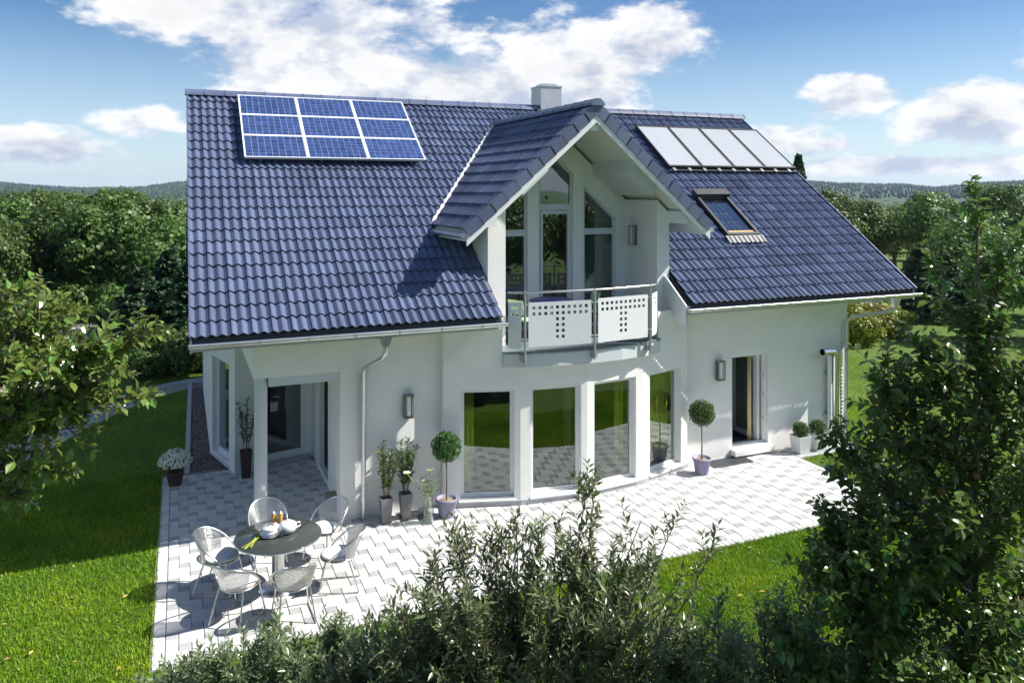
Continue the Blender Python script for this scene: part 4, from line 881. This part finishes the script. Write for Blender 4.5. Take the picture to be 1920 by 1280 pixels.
    for (s, tip) in [((-2.5, -6, 3.9), (-.95, -6.55, 4.72)), ((-2.4, -6., 3.9), (-.55, -6.75, 4.55)), ((-2.2, -6.05, 4.0), (-.38, -6.82, 4.62)), ((-2.3, -6.05, 3.85), (-.42, -6.8, 4.22)), ((-2.5, -6, 3.7), (-.75, -6.65, 4.02)), ((-2.5, -6, 3.7), (-.9, -6.6, 3.72)), ((-2.6, -5.95, 3.6), (-1.15, -6.5, 3.58)),
                     ((-2.2, -6.1, 4.3), (-1.15, -6.5, 4.9)), ((-2.4, -6, 3.9), (-.62, -6.7, 4.32)), ((-2.3, -6, 3.9), (-.95, -6.3, 4.2)), ((-2.3, -6.1, 4.1), (-1.0, -6.9, 4.45)), ((-2.2, -6.1, 4.3), (-.8, -6.4, 4.75))]:
        L.append((wob(s, tip, 5, .06), .014, .004))
    leafy(e, L, 760, 11, .26, .080, APPLE_T, MT['leaf_light'], .7, .22, tip_bias=1.7)
    # willow-leaved shrubs along the bottom edge
    def shrub(base, spec, twn, lab, ls=.062):
        e = empty('garden_shrub', base); tag(e, lab, 'shrub', 'narrow leaved shrubs in the foreground'); L = []
        for (x, y, z) in spec:
            bx = base[0]+(x-base[0])*.25; by = base[1]+(y-base[1])*.25; L.append((wob((bx, by, -.02), (x, y, z), 5, .07), .014, .004))
        leafy(e, L, int(twn*2.4), 15, .32, ls*1.8, LANCE_T, MT['leaf_shrub'], .62, .4, .0035, tip_bias=1.8, gap=1.5)
    def fan(c, rx, ry, prof, n):
        out = []
        for k in range(n):
            t = -1+2*(k+RNG.uniform(0, 1))/n; q = RNG.uniform(-1, 1); h = np.interp(t, [p_[0] for p_ in prof], [p_[1] for p_ in prof]); lx = t*rx; out.append((c[0]+lx*.921+q*ry*.39, c[1]-lx*.39+q*ry*.921, h*(RNG.uniform(.55, 1.0))*(1-.12*abs(q))))
        return out
    shrub((2.95, -5.84, -.03), fan((2.95, -5.84), 1.6, .5, [(-1, 1.45), (-.75, 2.05), (-.5, 2.4), (-.1, 2.45), (.2, 2.5), (.5, 2.35), (.8, 2.15), (1, 1.6)], 120)+[(3.4, -6.04, 2.78), (3.5, -6.0, 2.62), (4.2, -6.3, 2.4), (3.9, -6.2, 2.45), (2.3, -5.55, 2.4), (4.5, -6.5, 2.2)], 620, 'large narrow leaved shrub in the centre foreground before the patio')
    shrub((.75, -4.55, -.03), fan((.75, -4.55), 1.25, .45, [(-1, .75), (-.6, 1.0), (-.2, 1.3), (.1, 1.36), (.5, 1.22), (1, 1.1)], 50), 470, 'low narrow leaved shrub in front of the patio chairs', .055)
    shrub((1.75, -5.35, -.03), fan((1.75, -5.35), .8, .4, [(-1, 1.1), (0, 1.45), (1, 1.7)], 30), 260, 'small narrow leaved shrub between the two larger ones', .058)
    shrub((4.6, -6.9, -.03), fan((4.6, -6.9), .85, .4, [(-1, 1.7), (-.3, 1.85), (.4, 1.95), (1, 2.0)], 40), 300, 'small narrow leaved shrub at the foot of the apple trees', .06)
foreground()
# ------------------------------------------------------------------ potted plants
def ball_leaves(e, c, r, n, ls, m, name='crown', squash=1.0):
    d = rnd_dirs(n); rr = r*RNG.uniform(.80, 1.03, n)**1; rr *= 1+.05*np.sin(d[:, 0]*9)*np.sin(d[:, 2]*8+d[:, 1]*7)
    P = np.array(c)+d*rr[:, None]*np.array([1, 1, squash]); o = leaves_obj(name, P, d*.6+rnd_dirs(n)*.7+np.array([0, 0, .3]), d+rnd_dirs(n)*.5, ls*RNG.uniform(.6, 1.2, n), LANCE_T if False else APPLE_T, m, e); tag(o, kind='stuff')
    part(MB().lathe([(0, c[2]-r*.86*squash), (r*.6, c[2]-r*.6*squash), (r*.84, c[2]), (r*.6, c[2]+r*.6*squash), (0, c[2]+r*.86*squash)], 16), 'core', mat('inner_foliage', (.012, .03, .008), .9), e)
def topiary(x, y, lab, s=1.0):
    e = empty('topiary_tree', (x, y, .002)); tag(e, lab, 'topiary', 'ball topiary trees in mauve pots')
    part(MB().lathe([(.125, 0), (.135, .05), (.17, .27), (.185, .275), (.185, .315), (.165, .315), (.155, .26), (0, .25)], 32), 'pot', 'pot', e); part(MB().lathe([(.155, .27), (0, .285)], 24), 'soil', 'soil', e)
    part(MB().tube([(0, 0, .27), (.008, .005, .6), (-.004, 0, 1.05)], [.016, .013, .011], 8), 'stem', 'twig', e); ball_leaves(e, (0, 0, 1.19), .245, 2600, .034, MT['leaf_box'])
topiary(4.08, .24, 'ball topiary tree in mauve pot left of the curved bay'); topiary(9.36, .20, 'ball topiary tree in mauve pot left of the open terrace door')
def boxball(x, y, lab):
    e = empty('box_ball', (x, y, .002)); tag(e, lab, 'potted plant', 'clipped box balls in square planters')
    part(MB().add([(-.13, -.13, 0), (.13, -.13, 0), (.13, .13, 0), (-.13, .13, 0), (-.16, -.16, .36), (.16, -.16, .36), (.16, .16, .36), (-.16, .16, .36), (-.14, -.14, .36), (.14, -.14, .36), (.14, .14, .36), (-.14, .14, .36), (-.14, -.14, .31), (.14, -.14, .31), (.14, .14, .31), (-.14, .14, .31)],
         [(0, 1, 5, 4), (1, 2, 6, 5), (2, 3, 7, 6), (3, 0, 4, 7), (4, 5, 9, 8), (5, 6, 10, 9), (6, 7, 11, 10), (7, 4, 8, 11), (8, 9, 13, 12), (9, 10, 14, 13), (10, 11, 15, 14), (11, 8, 12, 15), (12, 13, 14, 15)]), 'planter', 'potwhite', e)
    ball_leaves(e, (0, 0, .48), .165, 1300, .03, MT['leaf_box'], squash=.92)
boxball(12.08, .42, 'clipped box ball in silver planter nearest the terrace door'); boxball(12.55, .42, 'clipped box ball in silver planter beside the ventilation pipes')
def tallplant(x, y, lab, potm, h=.95, n=9, dark=False, ph=.42, w=.10, m='leaf_ole'):
    e = empty('potted_oleander', (x, y, .002)); tag(e, lab, 'potted plant')
    part(MB().add([(-w*.72, -w*.72, 0), (w*.72, -w*.72, 0), (w*.72, w*.72, 0), (-w*.72, w*.72, 0), (-w, -w, ph), (w, -w, ph), (w, w, ph), (-w, w, ph), (-w*.85, -w*.85, ph), (w*.85, -w*.85, ph), (w*.85, w*.85, ph), (-w*.85, w*.85, ph), (-w*.8, -w*.8, ph-.04), (w*.8, -w*.8, ph-.04), (w*.8, w*.8, ph-.04), (-w*.8, w*.8, ph-.04)],
         [(0, 1, 5, 4), (1, 2, 6, 5), (2, 3, 7, 6), (3, 0, 4, 7), (4, 5, 9, 8), (5, 6, 10, 9), (6, 7, 11, 10), (7, 4, 8, 11), (8, 9, 13, 12), (9, 10, 14, 13), (10, 11, 15, 14), (11, 8, 12, 15), (12, 13, 14, 15)]), 'planter', potm, e)
    st = MB(); P = []; D = []
    for k in range(n):
        a = k*2.4; top = Vector((math.cos(a)*RNG.uniform(.05, .24), math.sin(a)*RNG.uniform(.05, .2), ph+h*RNG.uniform(.62, 1.0))); b0 = Vector((math.cos(a)*.03, math.sin(a)*.03, ph-.03)); mid = b0.lerp(top, .5)+Vector((0, 0, .04)); st.tube([b0, mid, top], [.006, .005, .003], 5)
        for j in range(60):
            t = .2+.8*(j+.5)/60; q = b0.lerp(mid, t*2) if t < .5 else mid.lerp(top, t*2-1); sd = Vector(rnd_dirs(1)[0]); sd.z = abs(sd.z)*.7+.25; P.append(q); D.append(sd)
    part(st, 'stems', 'twig', e); n_ = len(P); tag(leaves_obj('leaves', np.array(P), np.array(D), np.array([0, 0, 1.])+rnd_dirs(n_)*.5, 0.10*RNG.uniform(.6, 1.2, n_), LANCE_T, MT[m], e), kind='stuff')
tallplant(3.06, .40, 'leafy oleander in tall grey planter next to the downspout', 'potgrey', .92)
tallplant(3.42, .47, 'leafy oleander in tall grey planter below the wall lamp', 'potgrey', .98)
tallplant(1.05, 3.52, 'thin dark shrub in a black planter by the porch corner', 'potdark', 1.0, 6, True, .52, .11)
def vase():
    e = empty('flower_vase', (3.72, .12, .002)); tag(e, 'tall clear glass vase of white poppies on the patio', 'vase')
    part(MB().lathe([(.085, 0), (.09, .012), (.10, .46), (.095, .46), (.082, .02), (0, .02)], 24), 'glass', 'clear', e)
    for i, (x, y, z) in enumerate([(-.13, -.02, .72), (.02, -.03, .88), (.33, .1, 1.02), (-.36, .02, .86), (-.06, .05, .62)]):
        s = part(MB().tube([(x*.05, y*.05, .03), (x*.25, y*.3, .48), (x, y, z)], .005, 5), 'stem', 'stalk', e)
        pm = MB()
        for k in range(6):
            a = k*math.pi/3; c, sn = math.cos(a), math.sin(a); pm.add([(x, y, z), (x+c*.045-sn*.035, y+sn*.045+c*.035-.01, z+.022), (x+c*.075, y+sn*.075, z+.03), (x+c*.045+sn*.035, y+sn*.045-c*.035, z+.022)], [(0, 1, 2, 3)])
        part(pm, 'petals', 'petal', e); part(MB().lathe([(.022, 0), (.018, .018), (0, .024)], 12, (x, y, z+.004)), 'flower_eye', 'yolk', e)
    n = 160; P = np.c_[RNG.normal(0, .09, n), RNG.normal(0, .07, n), RNG.uniform(.42, .75, n)]; tag(leaves_obj('leaves', P, rnd_dirs(n)+np.array([0, 0, .4]), rnd_dirs(n), .06*RNG.uniform(.6, 1.2, n), LANCE_T, MT['leaf_ole'], e), kind='stuff')
vase()
def daisies():
    e = empty('flower_pot', (-.22, 3.62, -.03)); tag(e, 'brown pot of small white flowers at the lawn edge', 'potted flowers')
    part(MB().lathe([(.11, 0), (.155, .25), (.165, .25), (.165, .28), (.145, .28), (.13, .22), (0, .21)], 24), 'pot', 'terracotta', e)
    n = 420; d = rnd_dirs(n); d[:, 2] = np.abs(d[:, 2])*.9-.15; P = np.array([0, 0, .48])+d*.30*RNG.uniform(.85, 1.05, (n, 1)); fl = MB()
    for q, dd in zip(P, d):
        q = Vector(q); z = Vector(dd).normalized(); x = z.orthogonal().normalized(); y = z.cross(x); fl.add([q+(x*math.cos(k*math.pi/3)+y*math.sin(k*math.pi/3))*.023 for k in range(6)]+[q+z*.012], [(k, (k+1) % 6, 6) for k in range(6)])
    tag(part(fl, 'blossoms', 'petal', e), kind='stuff'); n = 900; d = rnd_dirs(n); d[:, 2] = np.abs(d[:, 2])-.2
    tag(leaves_obj('leaves', np.array([0, 0, .46])+d*.27*RNG.uniform(.5, 1., (n, 1)), d+rnd_dirs(n)*.6, d+rnd_dirs(n)*.4, .05*RNG.uniform(.6, 1.2, n), LANCE_T, MT['leaf_ole'], e), kind='stuff')
daisies()
e = empty('stone_block', (2.30, 1.28, .002)); tag(e, 'small square grey block planter at the foot of the porch pier', 'planter')
part(MB().cbox(-.09, .09, -.09, .09, 0, .30, .008), 'body', 'potgrey', e); part(MB().box(-.07, .07, -.07, .07, .3005, .304), 'soil', 'soil', e)
fl = MB()
for k in range(60):
    x, y = (RNG.uniform(-4.5, -.6), RNG.uniform(-4, 1)) if k < 42 else (RNG.uniform(6, 11.3), RNG.uniform(-4.5, -2.7)); a = RNG.uniform(0, 6.3); s = RNG.uniform(.025, .05); c, sn = math.cos(a)*s, math.sin(a)*s; z = .015
    fl.add([(x-c, y-sn, z), (x+sn*.5, y-c*.5, z+.012), (x+c, y+sn, z+.004), (x-sn*.5, y+c*.5, z+.015)], [(0, 1, 2), (0, 2, 3)])
tag(fl.build('fallen_leaves', MT['fallen']), 'scattered yellow fallen leaves on the lawn', 'leaves', kind='stuff')
# ------------------------------------------------------------------ background
def crown_arrays(n_cl, per, rx, rz, cz, ls, seed, cone=False):
    rg = np.random.default_rng(seed); P = []; Nn = []
    for k in range(n_cl):
        d = rg.normal(0, 1, 3); d /= np.linalg.norm(d)
        if cone:
            t = rg.random()**.8; r = rx*(1-t)*rg.uniform(.55, 1.05)+.08; a = rg.uniform(0, 6.3); c = np.array([r*math.cos(a), r*math.sin(a), cz+rz*t-.12*r]); s = np.array([.34*rx*(1.1-t), .34*rx*(1.1-t), .10])
        else:
            c = d*np.array([rx, rx, rz])*rg.uniform(.45, .95)+np.array([0, 0, cz]); s = np.array([.30, .30, .24])*rx*rg.uniform(.6, 1.1)
        q = rg.normal(0, .6, (per, 3)); q = q/np.maximum(1, np.linalg.norm(q, axis=1, keepdims=True)); P.append(c+q*s); Nn.append(q*.8+d*.5+rg.normal(0, .5, (per, 3))+np.array([0, 0, .3]))
    P = np.concatenate(P); Nn = np.concatenate(Nn); n = len(P); D = np.cross(Nn, rg.normal(0, 1, (n, 3))); return P, D, Nn, ls*rg.uniform(.6, 1.3, n)
def tree_proto(kind, seed):
    if kind == 'round': A = crown_arrays(90, 90, 1.75, 1.75, 2.95, .115, seed)
    elif kind == 'wide': A = crown_arrays(95, 90, 2.2, 1.45, 2.5, .115, seed)
    elif kind == 'bush': A = crown_arrays(60, 80, 1.1, .8, .75, .085, seed)
    else: A = crown_arrays(220, 44, 1.3, 4.6, .5, .14, seed, True)
    me = np_mesh('crown', *leaf_arrays(*A, QUAD_T)); t = MB()
    if kind in ('round', 'wide'):
        t.tube([(0, 0, -.05), (.04, 0, .9), (0, .05, 1.7), (.05, 0, 3.2)], [.16, .12, .10, .03], 7)
        for k in range(6): a = k*1.05; t.tube([(0, 0, 1.1+.15*k), (.6*math.cos(a), .6*math.sin(a), 1.9+.15*k), (1.2*math.cos(a), 1.2*math.sin(a), 2.5+.15*k)], [.07, .05, .02], 5)
    elif kind == 'bush': t.tube([(0, 0, -.05), (.02, 0, .5), (0, .02, 1.0)], [.05, .035, .01], 6)
    else: t.tube([(0, 0, -.05), (0, 0, 5.0)], [.13, .015], 7)
    return me, t.mesh('trunk')
PROTO = {k: [tree_proto(k, s) for s in ss] for k, ss in (('round', (1, 2, 3)), ('wide', (4, 5)), ('bush', (6, 7)), ('conifer', (8, 9)))}
def put_tree(name, kind, x, y, s, label, group=None, m='leaf_tree', sx=1.0, var=None):
    c, t = random.choice(PROTO[kind]) if var is None else PROTO[kind][var]
    e = empty(name, (x, y, -.03+gz(x, y)), random.uniform(0, 6.3)); e.scale = (s*sx, s*sx, s); tag(e, label, 'tree' if kind != 'bush' else 'bush', group)
    cm = c
    if c.materials and c.materials[0] != MT[m]: cm = c.copy(); cm.materials.clear()
    link('crown', cm, MT[m], e); link('trunk', t, MT['bark'], e); return e
FW = Vector((math.sin(TH), math.cos(TH), 0)); RT = Vector((math.cos(TH), -math.sin(TH), 0))
def background():
    RW = ['front', 'second', 'third', 'fourth', 'fifth', 'sixth', 'rearmost']
    for row, (d, step) in enumerate([(31, 2.7), (34.5, 2.9), (39, 3.1), (45, 3.3), (53, 3.7), (65, 4.3), (82, 5.0)]):
        # bearing as lateral offset per metre of distance
        for side, (a, b) in (('L', (-.76, -.405)), ('R', (.33 if d > 40 else .47, .74))):
            lat = a*d+random.uniform(0, 1)
            while lat < b*d:
                dd = d+random.uniform(-2, 2); q = CAM+FW*dd+RT*lat; k = lat/dd; s = random.uniform(.88, 1.16)*(1.0+.03*row)
                clear = (side == 'L' and row == 0 and -.60 < k < -.47)
                if side == 'R' and row == 0: s *= .75
                if min((q-Vector(v)).xy.length for v in ((29.5, 11.8, 0), (31.6, 12.2, 0))) < 4.5: clear = True
                if not clear: put_tree('orchard_tree', random.choice(['round', 'wide', 'round']), q.x, q.y, s, 'leafy tree in the '+RW[row]+' row of orchard trees '+('left' if side == 'L' else 'right')+' of the house', 'orchard trees '+('left' if side == 'L' else 'right')+' of the house, row '+RW[row])
                lat += step*random.uniform(.75, 1.2)
    put_tree('juniper', 'conifer', 29.5, 11.8, .62, 'dark green juniper beyond the right eave gutter', None, 'leaf_conifer', 1.9, 0)
    put_tree('juniper', 'conifer', 31.6, 12.2, .52, 'smaller dark juniper behind the tall apple tree tip', None, 'leaf_conifer', 2.0, 1)
    put_tree('spruce_tree', 'conifer', 43.5, 34.1, 1.60, 'narrow spruce rising behind the right roof edge', None, 'leaf_conifer', .75, 0)
    put_tree('spruce_tree', 'conifer', 40.9, 13.4, 1.46, 'tall spruce at the right edge against the sky', None, 'leaf_tree', .85, 1)
    for i, (x, y, s, lab) in enumerate([(-.1, 13.6, 1.0, 'rounded garden bush beside the path behind the house corner'), (.9, 14.0, 1.1, 'garden bush touching the left house corner'), (-1.0, 13.3, .6, 'small low bush at the edge of the path')]): put_tree('garden_bush', 'bush', x, y, s, lab, None, 'leaf_tree')
    for i, (x, y, s) in enumerate([(22.6, 8.9, .9), (23.6, 9.5, 1.0), (24.9, 9.6, .9)]): put_tree('yellow_bush', 'bush', x, y, s, ['yellow flowering bush nearest the right house corner', 'middle one of three yellow flowering bushes', 'farthest of three yellow flowering bushes'][i], 'yellow flowering bushes', 'leaf_yellow')
    for i in range(30):
        d = (29.5 if i < 13 else 34.5)+random.uniform(-1, 2.5); lat = d*(-.75+.345*(i/12 if i < 13 else (i-13)/16)); q = CAM+FW*d+RT*lat
        if i < 13 and -.60 < lat/d < -.50: continue
        put_tree('undergrowth_bush', 'bush', q.x, q.y, random.uniform(1.0, 1.5), 'bush of the dark undergrowth below the left orchard trees', 'undergrowth bushes left of the house')
    # clipped hedge of dark conifers at the left lawn
    for i, (x, y, s) in enumerate([(-1.4, 18.6, .55), (.2, 17.8, .6), (-.5, 19.8, .65)]): put_tree('juniper', 'conifer', x, y, s, ['dark conifer at the left end of the lawn group', 'dark conifer nearest the house behind the lawn', 'tallest dark conifer of the lawn group'][i], 'conifers behind the left lawn', 'leaf_conifer', 1.7)
    for i in range(26):
        x = -10+i*2.1+random.uniform(-.5, .5); put_tree('garden_tree', random.choice(['round', 'wide']), x, -19.5+random.uniform(-1.2, 1.2)-(3 if i % 2 else 0), random.uniform(1.0, 1.3), 'leafy garden tree behind the viewer, mirrored in the window glass', 'garden trees mirrored in the windows')
    # a neighbouring house glimpsed between the trees
    c = CAM+FW*88+RT*37.5; h = empty('neighbour_house', (c.x, c.y, gz(c.x, c.y)-.9), .5); tag(h, 'distant house with brown roof half hidden by orchard trees', 'house')
    part(MB().box(-4, 4, -3, 3, 0, 3.6), 'wall', 'brick', h); part(MB().prism([(-4.4, -3.5, 3.4), (-4.4, 3.5, 3.4), (-4.4, 0, 5.5)], (8.8, 0, 0)), 'roof', 'redroof', h)
    for x in (-2, 1.2): part(MB().box(x, x+.9, -3.03, -2.98, 1.2, 2.4), 'window', 'black', h)
    # far belt of wood and the wooded hills
    P = []; Nn = []; rg = np.random.default_rng(5)
    for k in range(1500):
        d = rg.uniform(105, 420); a = rg.uniform(-.80, .80); c = np.array(CAM+FW*d+RT*(a*d)); hh = rg.uniform(5, 7.2); c[2] = hh*.5+gz(c[0], c[1])
        q = rg.normal(0, .5, (90, 3)); q /= np.maximum(1, np.linalg.norm(q, axis=1, keepdims=True)); P.append(c+q*np.array([3.4, 3.4, hh*.45])); Nn.append(q+np.array([0, 0, .4]))
    P = np.concatenate(P); Nn = np.concatenate(Nn); n = len(P)
    o = leaves_obj('far_wood', P, np.cross(Nn, rg.normal(0, 1, (n, 3))), Nn, rg.uniform(.45, .95, n), QUAD_T, MT['leaf_tree']); tag(o, 'far belt of trees in front of the wooded hills', 'wood', kind='stuff')
    # hills: ridge heights by bearing (lateral per metre), metres above eye level at 1500 m
    rb = [-1.2, -.68, -.62, -.55, -.48, -.43, -.3, 0, .25, .37, .42, .50, .54, .60, .66, 1.2]; rh = [20, 18, 9, 3, 4, 14, 22, 18, 22, 17, 12, 10, 4, 13, 17, 22]
    nb, nd = 260, 26; V = []; F = []
    for i in range(nb+1):
        k = -1.1+2.2*i/nb; top = np.interp(k, rb, rh)
        for j in range(nd+1):
            t = j/nd; d = 480+t*1500; prof = math.sin(min(t*1.35, 1)*math.pi/2)**1.6; z = prof*(top+5.6)*(d/1500)+1.6*math.sin(i*.7+j)*math.sin(j*1.3+i*.23)*prof+rg.uniform(-.9, .9)*prof*2; q = CAM+FW*d+RT*(k*d); V.append((q.x, q.y, z-9.3*(1-t*.9) if j else -10))
    for i in range(nb):
        for j in range(nd): a = i*(nd+1)+j; F.append((a, a+nd+1, a+nd+2, a+1))
    hm = mat('wooded_hill', (.018, .042, .028), .95, .5, .02, 1.0, .12, col2=(.04, .085, .032))
    tag(link('hills', np_mesh('hills', V, F), hm), kind='structure')
    n = 7000; k = rg.uniform(-.75, .75, n); t = np.where(rg.random(n) < .45, rg.uniform(.66, .78, n), rg.uniform(.25, .74, n)); d = 480+t*1500; prof = np.sin(np.minimum(t*1.35, 1)*np.pi/2)**1.6; z = prof*(np.interp(k, rb, rh)+5.6)*(d/1500)
    C0 = np.array([np.array(CAM+FW*float(a)+RT*float(a*b)) for a, b in zip(d, k)]); C0[:, 2] = z-9.3*(1-t*.9)-1; hh = rg.uniform(5, 10, n)*.8; ww = rg.uniform(1.6, 3.6, n)
    base = np.array([[1, 0, .0], [-.5, .87, .0], [-.5, -.87, 0], [.7, 0, .6], [-.35, .6, .6], [-.35, -.6, .6], [0, 0, 1]]); V = C0[:, None]+base[None]*np.stack([ww, ww, hh], 1)[:, None]
    F = (np.array([[0, 1, 4], [0, 4, 3], [1, 2, 5], [1, 5, 4], [2, 0, 3], [2, 3, 5], [3, 4, 6], [4, 5, 6], [5, 3, 6]])[None]+(np.arange(n)*7)[:, None, None]).reshape(-1, 3)
    tag(link('hill_forest', np_mesh('hill_forest', V.reshape(-1, 3), F), mat('hill_conifer', (.017, .042, .03), .95, island=.35)), 'distant forest covering the hills on the horizon', 'forest', kind='stuff')
background()

# ------------------------------------------------------------------ air
hv = bpy.data.materials.new('haze_air'); hv.use_nodes = True; nt = hv.node_tree; nt.nodes.remove(nt.nodes['Principled BSDF']); pv = nt.nodes.new('ShaderNodeVolumePrincipled'); pv.inputs['Color'].default_value = (.60, .78, 1, 1); pv.inputs['Density'].default_value = .00012; pv.inputs['Anisotropy'].default_value = .2
nt.links.new(pv.outputs[0], nt.nodes['Material Output'].inputs['Volume'])
tag(MB().box(-2600, 2600, -2600, 2600, -12, 48).build('haze', hv), kind='stuff')
